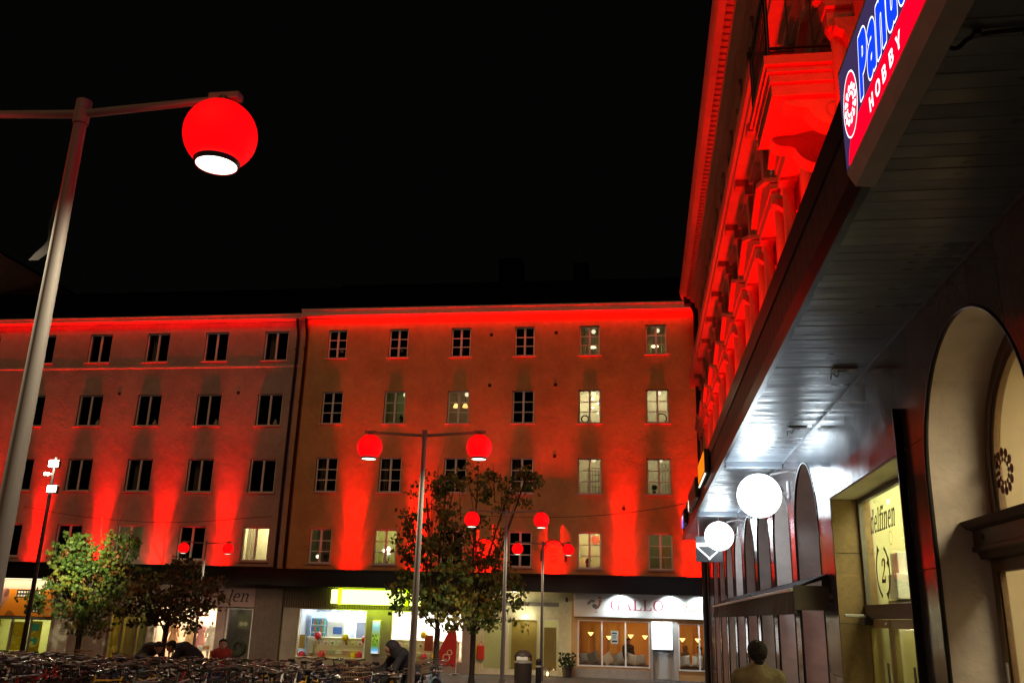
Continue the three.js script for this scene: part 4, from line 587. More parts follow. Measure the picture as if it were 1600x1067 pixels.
  // wall sconces and panelling
  [[-2.2, -0.65, 'first from the left'], [-1.42, -0.78, 'second from the left'], [-0.5, -0.7, 'third from the left'], [0.1, -0.72, 'beside the door'], [1.66, -0.78, 'left one in the narrow window'], [2.3, -0.78, 'right one in the narrow window']].forEach(([x, y, w]) => { const t = thing('wall_sconce', 'amber glowing wall sconce in the restaurant, ' + w, 'lamp', [x, y, FZ - 2.4]); add(t, 'lamp_shade', new THREE.ConeGeometry(0.13, 0.16, 20).rotateX(Math.PI), glow([1, 0.62, 0.18], 3.2)); add(t, 'bracket', rbox(0.05, 0.2, 0.06, 0.01, 0, -0.05, -0.15), M.wood); point([x, y + 0.02, FZ - 2.4], [1, 0.6, 0.2], 0.55, 3); });
  for (const x of [-2.45, -1.9, -1.3, -0.8, 1.3, 1.95]) solo('wall_panel', 'carved golden wall panel of the restaurant at ' + ['its left end', 'the first sconce', 'the second sconce', 'the right mullion', 'the left of the narrow window', 'the middle of the narrow window'][[-2.45, -1.9, -1.3, -0.8, 1.3, 1.95].indexOf(x)], 'panel', [rbox(0.36, 1.3, 0.04, 0.01, x, -0.85, FZ - 2.9), rbox(0.24, 1.1, 0.03, 0.01, x, -0.85, FZ - 2.87)], col([0.5, 0.3, 0.1]));
  solo('notice', 'white paper notice with black lines in the wide restaurant window', 'notice', [plane(0.3, 0.5, -1.12, -0.7, FZ - 0.1)], printed(96, 160, (x, w, h) => { x.fillStyle = '#ddd'; x.fillRect(0, 0, w, h); x.fillStyle = '#222'; x.fillRect(14, 22, 66, 16); x.fillRect(14, 118, 66, 20); for (let i = 0; i < 4; i++) x.fillRect(20, 52 + i * 14, 50, 5); }));
  struct('restaurant_plinth', span(-2.7, 0.27, -2.6, -1.9, FZ + 0.005, FZ + 0.05), M.plinth);
}
// --- left house: billboard shop, curtained window, clothes shop
{
  const A = SHOPL[3];
  shopRoom(greyHouse, ...A, 1.6, [0.5, 0.5, 0.2], [1, 0.95, 0.6], 7, 'pale ceiling panel in the shop under the orange billboard'); shopWindow('shop_window', 'shop window full of yellow posters under the orange billboard', ...A, [-27.6, -26.7], M.frameDark);
  [[-29.2, 0.7, 1.3, 'at the far left', ['#a6b812', '#c33020']], [-28.5, 0.55, 1.35, 'leaning left of the thin dark mast', ['#98b010', '#c84a30']], [-27.4, 0.7, 1.2, 'behind the thin dark mast', ['#c9b40c', '#d8c820']], [-26.5, 0.6, 1.3, 'at the right end', ['#b8a810', '#3aa08a']]].forEach(([x, w, h, n, c]) => { solo('poster', 'yellow poster in the window under the orange billboard, ' + n, 'poster', plane(w, h, x, -1.42, FZ - 0.14), printed(128, 220, (q, W, H) => { q.fillStyle = c[0]; q.fillRect(0, 0, W, H); q.fillStyle = c[1]; q.fillRect(24, 18, 80, 50); q.beginPath(); q.ellipse(64, 140, 36, 28, 0, 0, 7); q.fill(); q.fillStyle = '#e8e080'; for (let i = 0; i < 9; i++) q.fillRect(10 + rnd() * 80, 70 + rnd() * 130, 26, 8); })); });
  const b = thing('billboard', 'orange billboard with a face in profile and black text boxes over the yellow posters', 'billboard'); add(b, 'board', rbox(3.9, 1.72, 0.1, 0.01, -27.6, 0.27, FZ + 0.06), M.steelDark);
  add(b, 'poster', plane(3.86, 1.68, -27.6, 0.27, FZ + 0.113), printed(1024, 446, (x, w, h) => {
    x.fillStyle = '#c9c0a8'; x.fillRect(0, 0, w, h * 0.32); x.fillStyle = '#e08416'; x.fillRect(0, h * 0.32, w, h);
    x.fillStyle = '#b07a66'; x.beginPath(); x.ellipse(370, 230, 62, 96, 0.25, 0, 7); x.fill(); x.beginPath(); x.moveTo(310, 260); x.lineTo(390, 320); x.lineTo(330, 446); x.lineTo(250, 446); x.fill(); x.fillStyle = '#7c4a3c'; x.beginPath(); x.ellipse(400, 190, 30, 50, 0.3, 0, 7); x.fill(); x.strokeStyle = '#6a3c30'; x.lineWidth = 5; for (const q of [0, 18, 36]) { x.beginPath(); x.moveTo(330 + q, 300); x.lineTo(300 + q, 400); x.stroke(); } x.fillStyle = '#9a5a18'; x.beginPath(); x.moveTo(420, 446); x.quadraticCurveTo(460, 330, 560, 446); x.fill();
    x.fillStyle = '#20180e'; x.fillRect(530, 150, 330, 90); x.fillRect(680, 320, 210, 84); x.fillStyle = '#e8e4d8'; for (const [a, y, n] of [[546, 166, 8], [546, 206, 8], [700, 340, 5], [700, 372, 5]]) for (let i = 0; i < n; i++) x.fillRect(a + i * 37, y, 26, 22);
  }));
  solo('light_line', 'pale light line under the canopy above the orange billboard', 'light strip', span(-29.4, -25.8, 1.0, 1.03, FZ + 0.45, FZ + 0.5), glow([1, 0.88, 0.6], 2)); area([-27.6, 0.98, FZ + 0.48], [-27.6, 0, FZ + 0.1], 3.6, 0.06, [1, 0.86, 0.58], 45);
  const n = thing('notice_board', 'white notice panel with two papers beside the yellow poster window', 'notice board'); add(n, 'panel', rbox(0.75, 1.55, 0.05, 0.01, -25.15, -1.3, FZ + 0.03), mat([0.6, 0.57, 0.5], 0.6)); add(n, 'paper', plane(0.4, 0.52, -25.05, -1.0, FZ + 0.06), printed(64, 80, (x) => { x.fillStyle = '#d8d4c8'; x.fillRect(0, 0, 64, 80); x.fillStyle = '#776'; for (let i = 0; i < 6; i++) x.fillRect(8, 12 + i * 10, 46, 4); })); add(n, 'paper', plane(0.4, 0.4, -24.8, -0.66, FZ + 0.065), M.white);
  const C = SHOPL[2]; shopRoom(greyHouse, ...C, 1.4, [0.5, 0.42, 0.16], [1, 0.82, 0.35], 4, 'yellow ceiling panel behind the curtained window'); shopWindow('shop_window', 'window with hanging yellow curtains left of the clothes shop', ...C, [-22.4, -21.75], M.frameDark);
  for (let i = 0; i < 3; i++) { const x0 = -23 + i * 0.62, g = new THREE.PlaneGeometry(0.56, 2.1, 40, 1), p = g.attributes.position; for (let k = 0; k < p.count; k++) p.setZ(k, 0.05 * Math.sin(p.getX(k) * 36 + i)); g.computeVertexNormals(); solo('curtain', 'hanging ' + ['bright yellow', 'dull ochre', 'greenish'][i] + ' curtain in the window left of the clothes shop', 'curtain', g, mat([[0.62, 0.5, 0.1], [0.4, 0.33, 0.12], [0.3, 0.3, 0.16]][i], 0.9, 0, { transmission: 0.3, thickness: 0 }), [x0 + 0.3, -1.2, FZ - 0.3]); }
  solo('pier_cladding', 'pale grey pier between the curtained window and the notices', 'pier', rbox(0.85, 2.6, 0.06, 0.01, -23.6, -1.2, FZ + 0.03), M.greyPlaster);
  // clothes shop
  const D = SHOPL[0]; shopRoom(greyHouse, ...D, 1.7, [0.75, 0.62, 0.5], [1, 0.83, 0.6], 26, 'bright ceiling panel in the clothes shop'); shopWindow('shop_window', 'dazzling clothes shop window with dressed figures', ...D, [], M.cream);
  [[-20.3, [0.75, 0.4, 0.22], 'peach'], [-19.6, [0.8, 0.55, 0.3], 'straw'], [-18.55, [0.8, 0.76, 0.72], 'white'], [-19.1, [0.75, 0.35, 0.35], 'pink']].forEach(([x, c, n], i) => {
    const t = thing('mannequin', 'headless shop dummy in a ' + n + ' dress in the clothes shop window', 'mannequin', [x, -2.2, FZ - 0.7 - 0.15 * (i % 2)]);
    add(t, 'dress', new THREE.LatheGeometry([[0.3, 0.45], [0.26, 0.7], [0.17, 0.98], [0.13, 1.1], [0.18, 1.3], [0.19, 1.4], [0.07, 1.5]].map((q) => new THREE.Vector2(...q)), 24).scale(1, 1, 0.75), mat(c, 0.9)); add(t, 'neck', cyl(0.05, 0.045, 0.14, 0, 1.48, 0, 14), M.wood); for (const s of [-1, 1]) { add(t, 'sleeve', bar(V(s * 0.17, 1.4, 0), V(s * 0.27, 0.95, 0.05), 0.06, 10, 0.045), mat(c, 0.9)); add(t, 'leg', cyl(0.04, 0.06, 0.5, s * 0.08, 0.05, 0, 10), M.wood); } add(t, 'foot', cyl(0.2, 0.2, 0.04, 0, 0.0, 0, 24), M.steel);
  });
  const tb = thing('display_table', 'low white table with folded clothes in the clothes shop window', 'table', [-18.9, -2.25, FZ - 0.6]); add(tb, 'tabletop', rbox(0.9, 0.05, 0.5, 0.01, 0, 0.5, 0), M.white); for (const [a, c] of [[-0.4, -0.2], [0.4, -0.2], [-0.4, 0.2], [0.4, 0.2]]) add(tb, 'leg', cyl(0.02, 0.02, 0.48, a, 0, c, 8), M.white);
  [[0.7, 0.1, 0.08, 'red'], [0.75, 0.72, 0.68, 'white'], [0.5, 0.25, 0.12, 'tan']].forEach(([r, g, b2, n], i) => solo('folded_clothes', n + ' folded clothes on the table in the clothes shop window', 'clothes', rbox(0.26, 0.16, 0.3, 0.04), mat([r, g, b2], 0.95), [-19.2 + i * 0.3, -1.64, FZ - 0.6]));
  [[-18.35, 'right'], [-19.3, 'middle'], [-20.2, 'left']].forEach(([x, w]) => { const t = thing('ceiling_spotlight', 'blazing ceiling spotlight, ' + w + ' of three in the clothes shop', 'spotlight', [x, -0.28, FZ - 0.8]); add(t, 'housing', cyl(0.05, 0.05, 0.4, 0, 0.02, 0, 12), M.black); add(t, 'lamp_lens', new THREE.SphereGeometry(0.09, 16, 12), glow([1, 0.9, 0.7], 8)); point([x, -0.28, FZ - 0.8], [1, 0.86, 0.62], 1.5, 3); });
  const E2 = SHOPL[1]; shopRoom(greyHouse, ...E2, 1.2, [0.2, 0.18, 0.15], [1, 0.8, 0.6], 0.35, 'dim ceiling panel behind the small glass door of the clothes shop'); shopWindow('shop_door', 'dim glass door with a wreath right of the clothes shop', E2[0], E2[1], -2.45, E2[3], [], M.frame);
  solo('door_wreath', 'dark round wreath hanging low on the dim glass door', 'wreath', new THREE.TorusGeometry(0.26, 0.1, 10, 28), mat([0.03, 0.035, 0.02], 0.95), [-16.95, -1.6, FZ - 0.02]); solo('poster', 'greenish poster in the dim glass door right of the clothes shop', 'poster', plane(0.5, 0.6, -16.9, -0.5, FZ - 0.13), printed(64, 80, (x) => { x.fillStyle = '#7a8068'; x.fillRect(0, 0, 64, 80); x.fillStyle = '#c8c4a8'; x.beginPath(); x.ellipse(22, 56, 12, 12, 0, 0, 7); x.ellipse(46, 56, 12, 12, 0, 0, 7); x.fill(); }));
  const sg = thing('shop_sign', 'dull pink shop board with dark script letters over the clothes shop', 'sign'); add(sg, 'board', rbox(4.5, 0.82, 0.08, 0.01, -18.6, 0.47, FZ + 0.05), mat([0.36, 0.25, 0.25], 0.7)); add(sg, 'lettering', plane(4.4, 0.74, -18.6, 0.47, FZ + 0.094), clear(1024, 172, (x) => { x.fillStyle = '#1a1012'; x.font = 'italic 150px serif'; x.fillText('len', 735, 130); }));
  solo('pier_cladding', 'dull pink pier at the right edge of the clothes shop', 'pier', rbox(0.36, 2.5, 0.06, 0.01, -17.83, -1.25, FZ + 0.03), mat([0.36, 0.25, 0.25], 0.7));
  solo('pier_cladding', 'dark brown stone pier at the joint of the two buildings', 'pier', rbox(1.25, 3.6, 0.16, 0.02, -15.75, -0.9, FZ + 0.08), M.pier);
}
// things seen in the upper windows
{
  const shade = (name, label, x, y, z, c, k, g) => { const t = thing(name, label, 'lamp', [x, y, z]); add(t, 'lamp_shade', g, glow(c, k)); add(t, 'stand', cyl(0.012, 0.012, 0.3, 0, name === 'table_lamp' ? -0.32 : 0.1, 0, 8), M.frameDark); point([x, y, z], c, 0.12, 3); };
  const dome = new THREE.SphereGeometry(0.17, 20, 8, 0, 6.3, 0, 1.5).scale(1, 0.6, 1), cone = new THREE.CylinderGeometry(0.07, 0.13, 0.16, 20), tip = (x, r) => x + r;
  shade('table_lamp', 'mushroom table lamp in the lit top window, fifth column from the left', tip(RX[4], 0.1), 11.55, FZ - 0.42, [1, 0.88, 0.4], 2, dome); shade('table_lamp', 'mushroom table lamp in the lit top window at the right end', tip(RX[5], -0.05), 11.55, FZ - 0.42, [1, 0.88, 0.4], 2.4, dome);
  shade('pendant_lamp', 'left orange pendant lamp in the second row of windows', RX[2] - 0.2, 8.95, FZ - 0.5, [1, 0.5, 0.15], 2.6, cone); shade('pendant_lamp', 'right orange pendant lamp in the second row of windows', RX[2] + 0.22, 8.95, FZ - 0.5, [1, 0.45, 0.12], 2.2, cone);
  shade('table_lamp', 'small lamp on the sill of the dim window above the sweet shop', RX[0] - 0.2, 2.25, FZ - 0.42, [1, 0.88, 0.6], 2, new THREE.SphereGeometry(0.08, 16, 10));
  const ring = (label, x, y, r, m) => solo('window_wreath', label, 'wreath', new THREE.TorusGeometry(r, 0.03, 8, 32), m, [x, y, FZ - 0.37]);
  ring('dark ring wreath in the bright window of the second row, fifth column', RX[4] - 0.22, 8.3, 0.15, M.dark); ring('dark ring wreath in the window of the second row at the right end', RX[5] + 0.18, 8.32, 0.2, M.dark);
  for (let i = 0; i < 4; i++) { const l = solo('fairy_light', 'tiny fairy light in the bright window of the second row, number ' + ['one', 'two', 'three', 'four'][i] + ' from the top', 'fairy light', new THREE.SphereGeometry(0.045, 10, 8), glow([1, 0.9, 0.6], 5), [RX[4] + 0.12 + 0.22 * (i % 2), 9.2 - 0.2 * i, FZ - 0.4]); l.userData.group = 'fairy lights in one window'; }
  const curt = (label, x, y, w, h, c) => { const g = new THREE.PlaneGeometry(w, h, 24, 1), p = g.attributes.position; for (let k = 0; k < p.count; k++) p.setZ(k, 0.025 * Math.sin(p.getX(k) * 60)); g.computeVertexNormals(); solo('curtain', label, 'curtain', g, mat(c, 0.9, 0, { transmission: 0.35, thickness: 0 }), [x, y, FZ - 0.4]); };
  curt('pale curtain at the left of the lit top window, fifth column', RX[4] - 0.33, 11.8, 0.26, 1.4, [0.6, 0.55, 0.35]); curt('pale curtain at the right of the lit top window, fifth column', RX[4] + 0.36, 11.8, 0.16, 1.4, [0.6, 0.55, 0.35]);
  curt('pale curtain at the left of the lit top window at the right end', RX[5] - 0.32, 11.8, 0.26, 1.4, [0.6, 0.55, 0.35]); curt('pale curtain at the right of the lit top window at the right end', RX[5] + 0.34, 11.8, 0.22, 1.4, [0.6, 0.55, 0.35]);
  curt('grey green curtain drawn half across the second row window, second column', RX[1] - 0.22, 8.8, 0.5, 1.5, [0.4, 0.4, 0.22]); curt('grey curtain across the dim window above the sweet shop', RX[0] + 0.15, 2.7, 0.7, 1.5, [0.3, 0.27, 0.2]); curt('patterned cream curtain in the brightest window of the grey building', LX[0] - 0.3, 2.7, 0.5, 1.4, [0.75, 0.7, 0.55]); curt('ochre blind covering half the lowest window at the right end', RX[5] + 0.2, 2.4, 0.42, 0.9, [0.7, 0.58, 0.2]);
  solo('red_lantern', 'red paper lantern in the lowest lit window of the fifth column', 'lantern', new THREE.SphereGeometry(0.19, 20, 14), glow([1, 0.12, 0.03], 0.9), [RX[4] + 0.22, 3.15, FZ - 0.5]);
  solo('window_candle_arch', 'tall arched candle holder in the yellow lit window above the sweet shop', 'candle holder', new THREE.TorusGeometry(0.1, 0.015, 6, 24).scale(1, 3, 1), M.dark, [RX[1] + 0.02, 2.35, FZ - 0.36]);
  const shelf = thing('window_lattice', 'dark lattice shelf standing in the cream window of the third row, fifth column', 'shelf', [RX[4], 5.1, FZ - 0.7]); add(shelf, 'grid', [...[-0.1, 0.1, 0.22, 0.36].map((x) => box(0.025, 1.0, 0.02, x, 0.6, 0)), ...[0.3, 0.55, 0.8, 1.1].map((y) => box(0.55, 0.025, 0.02, 0.14, y, 0.004))], M.dark);
  const got = thing('window_lattice', 'dark pointed arch lattice in the cream window of the third row at the right end', 'lattice', [RX[5] + 0.22, 5.05, FZ - 0.38]); add(got, 'grid', [...[-0.18, -0.06, 0.06, 0.18].map((x) => box(0.02, 1.3, 0.015, x, 0.65, 0)), tube([V(-0.18, 0.95, 0), V(-0.1, 1.2, 0), V(0, 1.32, 0), V(0.1, 1.2, 0), V(0.18, 0.95, 0)], 0.012, 20, 6), tube([V(-0.06, 0.95, 0), V(0, 1.15, 0), V(0.06, 0.95, 0)], 0.01, 12, 6)], M.dark);
  // unlit things on dark sills
  [0, 1, 2].forEach((i) => { const t = thing('table_lamp', 'unlit small table lamp in the dark top window, ' + ORD[i] + ' column of the ochre building', 'lamp', [RX[i] + 0.1 - 0.06 * i, 11.17, FZ - 0.4]); add(t, 'lamp_shade', cyl(0.11, 0.06, 0.13, 0, 0.3, 0, 16), mat([0.5, 0.42, 0.38], 0.9)); add(t, 'stand', cyl(0.02, 0.015, 0.3, 0, 0, 0, 8), M.frameDark); });
  [0, 1, 2, 3].forEach((i) => { const t = thing('vase', 'pale vase in a second row window of the grey building, ' + ORD[i] + ' from the joint', 'vase', [LX[i] + (i % 2 ? 0.28 : 0.2), 8.03, FZ - 0.4]); add(t, 'body', new THREE.LatheGeometry([[0.05, 0], [0.1, 0.06], [0.11, 0.14], [0.04, 0.24], [0.06, 0.3]].map((q) => new THREE.Vector2(...q)), 18), mat([0.6, 0.56, 0.52], 0.5)); });
  [[RX[0], 5.0, 0], [RX[1], 5.0, 0], [RX[3], 5.0, 0], [LX[1], 4.94, 1], [LX[2], 4.94, 1], [LX[0], 11.03, 2], [LX[2], 11.03, 2]].forEach(([x, y, k], i) => curt(['dark drawn back curtain in the third row window of the ochre building, column ' + ['one', 'two', '', 'four'][i < 2 ? i : 3], 'dark curtain in the third row window of the grey building, ' + ORD[i === 3 ? 1 : 2] + ' from the joint', 'dark curtain in the top window of the grey building, ' + ORD[i === 5 ? 0 : 2] + ' from the joint'][k], x - 0.32, y + 0.75, 0.26, 1.4, [0.2, 0.17, 0.15]));
  // pot plants on the sills
  [[RX[5] - 0.2, 5.08, 'third row window at the right end'], [RX[4] - 0.1, 2.03, 'lowest lit window of the fifth column'], [RX[0] + 0.2, 2.03, 'dim window above the sweet shop'], [RX[1] + 0.25, 8.12, 'second row window of the second column']].forEach(([x, y, w]) => { const t = thing('pot_plant', 'small dark pot plant on the sill of the ' + w, 'plant', [x, y, FZ - 0.42]); add(t, 'pot', cyl(0.06, 0.08, 0.12, 0, 0, 0, 14), M.woodDark); const l = []; for (let i = 0; i < 14; i++) { const g = new THREE.CircleGeometry(0.06, 5).scale(1, 1.8, 1).translate(0, 0.09, 0); g.rotateX(rr(-1, 1)); g.rotateY(rr(0, 6.3)); l.push(g.translate(rr(-0.06, 0.06), 0.12 + rr(0, 0.12), rr(-0.04, 0.04))); } add(t, 'leaves', l, mat([0.04, 0.08, 0.02], 0.8)).userData = { kind: 'stuff' }; });
  // arched lamp brackets on the wall over two of the red beams
  [[-6.5, 'left'], [-3.6, 'right']].forEach(([x, w]) => { const t = thing('arched_bracket', 'dark arched wall bracket with three bars in a red beam, ' + w + ' of two', 'bracket', [x, 0, FZ + 0.12]); add(t, 'arch', [new THREE.TorusGeometry(0.5, 0.045, 8, 32, Math.PI).translate(0, 2.55, 0), bar(V(-0.5, 2.2, 0), V(-0.5, 2.55, 0), 0.045), bar(V(0.5, 2.2, 0), V(0.5, 2.55, 0), 0.045)], M.steelDark); for (const y of [2.3, 2.52, 2.72]) add(t, 'bar', rbox(0.3, 0.035, 0.035, 0.01, 0, y, 0), M.redPlaster); add(t, 'stay', [bar(V(-0.5, 2.4, -0.12), V(-0.5, 2.4, 0), 0.015), bar(V(0.5, 2.4, -0.12), V(0.5, 2.4, 0), 0.015)], M.steelDark); });
}

// ------------------------------------------------------------------ behind the grey house: a taller house whose side catches a little light
{
  const t = thing('apartment_building', 'taller dim brown building standing behind the grey one at the far left', 'building');
  add(t, 'wall', span(-48, -36, -3, 19, -42.5, -62), pl([0.6, 0.4, 0.25])); add(t, 'roof', extrude([[-48.3, 19], [-35.7, 19], [-42, 22]], 19.6).translate(0, 0, -62.1), M.roof);
}
// mast with two dazzling floods
{
  const x = -15.55, z = -22, g = gy(x, z), t = thing('flood_mast', 'thin dark mast with two dazzling white floodlights before the green tree', 'floodlight mast', [x, g, z]);
  add(t, 'mast', cyl(0.07, 0.035, 3.75 - g, 0, 0, 0, 14), M.pipe);
  for (const [dy, dx] of [[3.58, -0.02], [2.9, 0.06]]) { const h = add(t, 'flood_head', [rbox(0.3, 0.22, 0.12, 0.03, dx, dy - g, -0.02)], M.steelDark); add(h, 'lamp_lens', rbox(0.24, 0.17, 0.04, 0.015, dx, dy - g, 0.06), glow([1, 0.92, 0.72], 26)); }
  add(t, 'flood_head', [rbox(0.12, 0.1, 0.1, 0.02, -0.2, 3.3 - g, 0), bar(V(0, 3.3 - g, 0), V(-0.18, 3.3 - g, 0), 0.014)], M.white);
  point([x + 0.05, 3.58, z + 0.25], [1, 0.88, 0.6], 26, 5); spot([x + 0.1, 2.9, z - 0.2], [-17.6, 1.3, -27], [1, 0.9, 0.5], 260, 0.36, 1);
}
// ------------------------------------------------------------------ trees
const leafG = (() => { const q = [[0, -0.5], [0.2, -0.3], [0.5, -0.32], [0.36, -0.05], [0.5, 0.2], [0.22, 0.18], [0, 0.55], [-0.22, 0.18], [-0.5, 0.2], [-0.36, -0.05], [-0.5, -0.32], [-0.2, -0.3]], pos = [], idx = []; pos.push(0, 0, 0.06); q.forEach((p) => pos.push(p[0], p[1], -0.05 * Math.abs(p[0]) * 2)); for (let i = 0; i < 12; i++) idx.push(0, 1 + i, 1 + (i + 1) % 12); const g = new THREE.BufferGeometry(); g.setAttribute('position', new THREE.Float32BufferAttribute(pos, 3)); g.setIndex(idx); g.computeVertexNormals(); return g; })();
const bark = mat([0.06, 0.045, 0.035], 0.9, 0, { map: T.stone });
function tree(label, x, z, blobs, nLeaf, size, tones, trunkH, shoots = []) {
  const g0 = gy(x, z), t = thing('maple_tree', label, 'tree', [x, g0, z]);
  const top = trunkH - g0, sway = rr(-0.12, 0.12), tr = [tube([V(0, 0, 0), V(sway, top * 0.5, 0.03), V(sway * 0.4, top, 0)], 0.085, 14, 10), cyl(0.13, 0.085, 0.35, 0, 0, 0, 12)];
  add(t, 'trunk', tr, bark);
  const ends = []; blobs.forEach(([bx, by, bz, rx, ry, rz], i) => { const a = V(sway * 0.4, top - 0.1 - 0.1 * (i % 3), 0), b = V(bx - x, by - g0, bz - z), m = a.clone().lerp(b, 0.5).add(V(rr(-0.15, 0.15), 0.12, rr(-0.15, 0.15))); const l = [tube([a, m, b], 0.028, 10, 6)]; for (let k = 0; k < 5; k++) { const e = b.clone().add(V(rr(-1, 1) * rx * 0.8, rr(-0.5, 1) * ry * 0.8, rr(-1, 1) * rz * 0.8)); l.push(bar(a.clone().lerp(b, rr(0.4, 1)), e, 0.013, 5, 0.004)); ends.push(e); } add(t, 'limb', l, bark); });
  shoots.forEach(([ex, ey]) => add(t, 'shoot', [bar(V(ex - x + 0.1, ey - g0 - 1.2, 0), V(ex - x, ey - g0, 0), 0.014, 5, 0.004), bar(V(ex - x + 0.05, ey - g0 - 0.6, 0), V(ex - x + 0.22, ey - g0 - 0.25, 0.05), 0.008, 5, 0.003), bar(V(ex - x + 0.06, ey - g0 - 0.75, 0), V(ex - x - 0.2, ey - g0 - 0.4, -0.05), 0.008, 5, 0.003)], bark));
  blobs = blobs.slice(); for (let i = 0, n = blobs.length; i < n * 3; i++) { const b = blobs[i % n], u = V(rr(-1, 1), rr(-0.7, 1), rr(-1, 1)).normalize(), r = rr(0.16, 0.34); blobs.push([b[0] + u.x * b[3] * 1.02, b[1] + u.y * b[4] * 1.05, b[2] + u.z * b[5] * 1.02, r, r * 0.8, r]); }
  const im = new THREE.InstancedMesh(leafG, mat([1, 1, 1], 0.6), nLeaf); im.name = 'crown'; im.userData = { kind: 'stuff' }; im.castShadow = im.receiveShadow = true;
  const o = new THREE.Object3D(), c = new THREE.Color(), vol = blobs.map((b) => Math.pow(b[3] * b[4] * b[5], 0.85)), sum = vol.reduce((a, b) => a + b);
  // leaves sit in sprays: clumps of a few around a twig point near the blob's outside
  let k = 0; while (k < nLeaf) {
    let r = rnd() * sum, i = 0; while (r > vol[i] && i < vol.length - 1) r -= vol[i++];
    const b = blobs[i], u = V(rr(-1, 1), rr(-1, 1), rr(-1, 1)); if (u.length() > 1 || u.length() < 0.15) continue; u.multiplyScalar(Math.pow(u.length(), -0.35));
    const cx = b[0] - x + u.x * b[3], cy = b[1] - g0 + u.y * b[4], cz = b[2] - z + u.z * b[5], n = 5 + Math.floor(rnd() * 9), tone = rnd();
    for (let q = 0; q < n && k < nLeaf; q++, k++) {
      o.position.set(cx + rr(-1, 1) * 0.16, cy + rr(-1, 0.7) * 0.14, cz + rr(-1, 1) * 0.16); o.rotation.set(rr(-1.2, 0.5), rr(-3.14, 3.14), rr(-0.8, 0.8)); o.scale.setScalar(size * rr(0.65, 1.3)); o.updateMatrix(); im.setMatrixAt(k, o.matrix);
      const base = tones[Math.min(tones.length - 1, Math.floor(Math.pow(Math.min(0.999, Math.max(0, tone + rr(-0.12, 0.12))), 1.25) * tones.length))], v = rr(0.7, 1.25); im.setColorAt(k, c.setRGB(base[0] * v, base[1] * v, base[2] * v));
    }
  }
  t.add(im); return t;
}
const GRN = [[0.05, 0.1, 0.015], [0.07, 0.13, 0.02], [0.1, 0.16, 0.03], [0.14, 0.17, 0.02], [0.16, 0.15, 0.02], [0.18, 0.08, 0.02]], BRN = [[0.08, 0.08, 0.02], [0.12, 0.08, 0.02], [0.05, 0.06, 0.015], [0.12, 0.04, 0.015]], DRK = [[0.055, 0.1, 0.015], [0.08, 0.12, 0.018], [0.13, 0.14, 0.015], [0.2, 0.17, 0.02]];
tree('green maple tree flood-lit from the mast beside it', -17.3, -27, [[-17.2, 0.75, -27, 1.2, 0.95, 0.9], [-17.9, 1.45, -27, 0.75, 0.75, 0.7], [-16.2, 0.85, -27.1, 0.75, 0.7, 0.7], [-18.2, 0.15, -26.9, 0.75, 0.5, 0.6], [-16.9, -0.35, -26.8, 1.0, 0.55, 0.7], [-16.5, 1.75, -27.1, 0.45, 0.45, 0.4]], 4600, 0.115, GRN, -0.4, [[-17.15, 3.3], [-16.6, 3.0]]);
tree('brown autumn maple tree in front of the clothes shop', -15.75, -29.5, [[-15.7, 0.3, -29.5, 1.35, 0.8, 0.9], [-14.7, 0.35, -29.5, 0.85, 0.6, 0.7], [-16.6, -0.05, -29.4, 0.85, 0.65, 0.7], [-15.7, -0.35, -29.4, 0.9, 0.3, 0.6], [-15.4, 1.1, -29.6, 0.6, 0.5, 0.5]], 3000, 0.12, BRN, -0.6, [[-15.9, 1.75]]);
tree('dark maple tree, left one of the pair behind the middle street lamp', -5.95, -27, [[-6.1, 1.3, -27, 1.15, 1.1, 0.9], [-6.7, 2.1, -27, 0.7, 0.8, 0.6], [-5.7, 2.4, -27.1, 0.6, 0.7, 0.6], [-6.9, 0.5, -26.9, 0.6, 0.6, 0.6], [-5.6, 0.2, -26.9, 0.9, 0.6, 0.7], [-6.5, 3.4, -27, 0.55, 0.8, 0.45], [-5.9, 3.9, -27.1, 0.4, 0.55, 0.4]], 3300, 0.12, DRK, -0.4, [[-6.2, 4.4], [-5.5, 3.9]]);
tree('dark maple tree with yellowing leaves, right one of the pair behind the middle street lamp', -5.25, -29, [[-4.9, 0.9, -29, 1.15, 0.9, 0.9], [-4.2, 0.7, -29, 0.75, 0.6, 0.7], [-5.4, 0.1, -28.8, 0.85, 0.6, 0.7], [-5.0, 2.2, -29, 0.7, 0.8, 0.6], [-4.3, 3.7, -29, 0.75, 0.6, 0.5], [-5.3, 4.2, -29.1, 0.6, 0.65, 0.5], [-3.7, 4.3, -29, 0.45, 0.4, 0.4], [-4.4, -0.1, -28.9, 0.7, 0.4, 0.6]], 3300, 0.12, [...DRK, [0.22, 0.16, 0.02]], -0.4, [[-4.8, 4.8], [-4.0, 4.6]]);
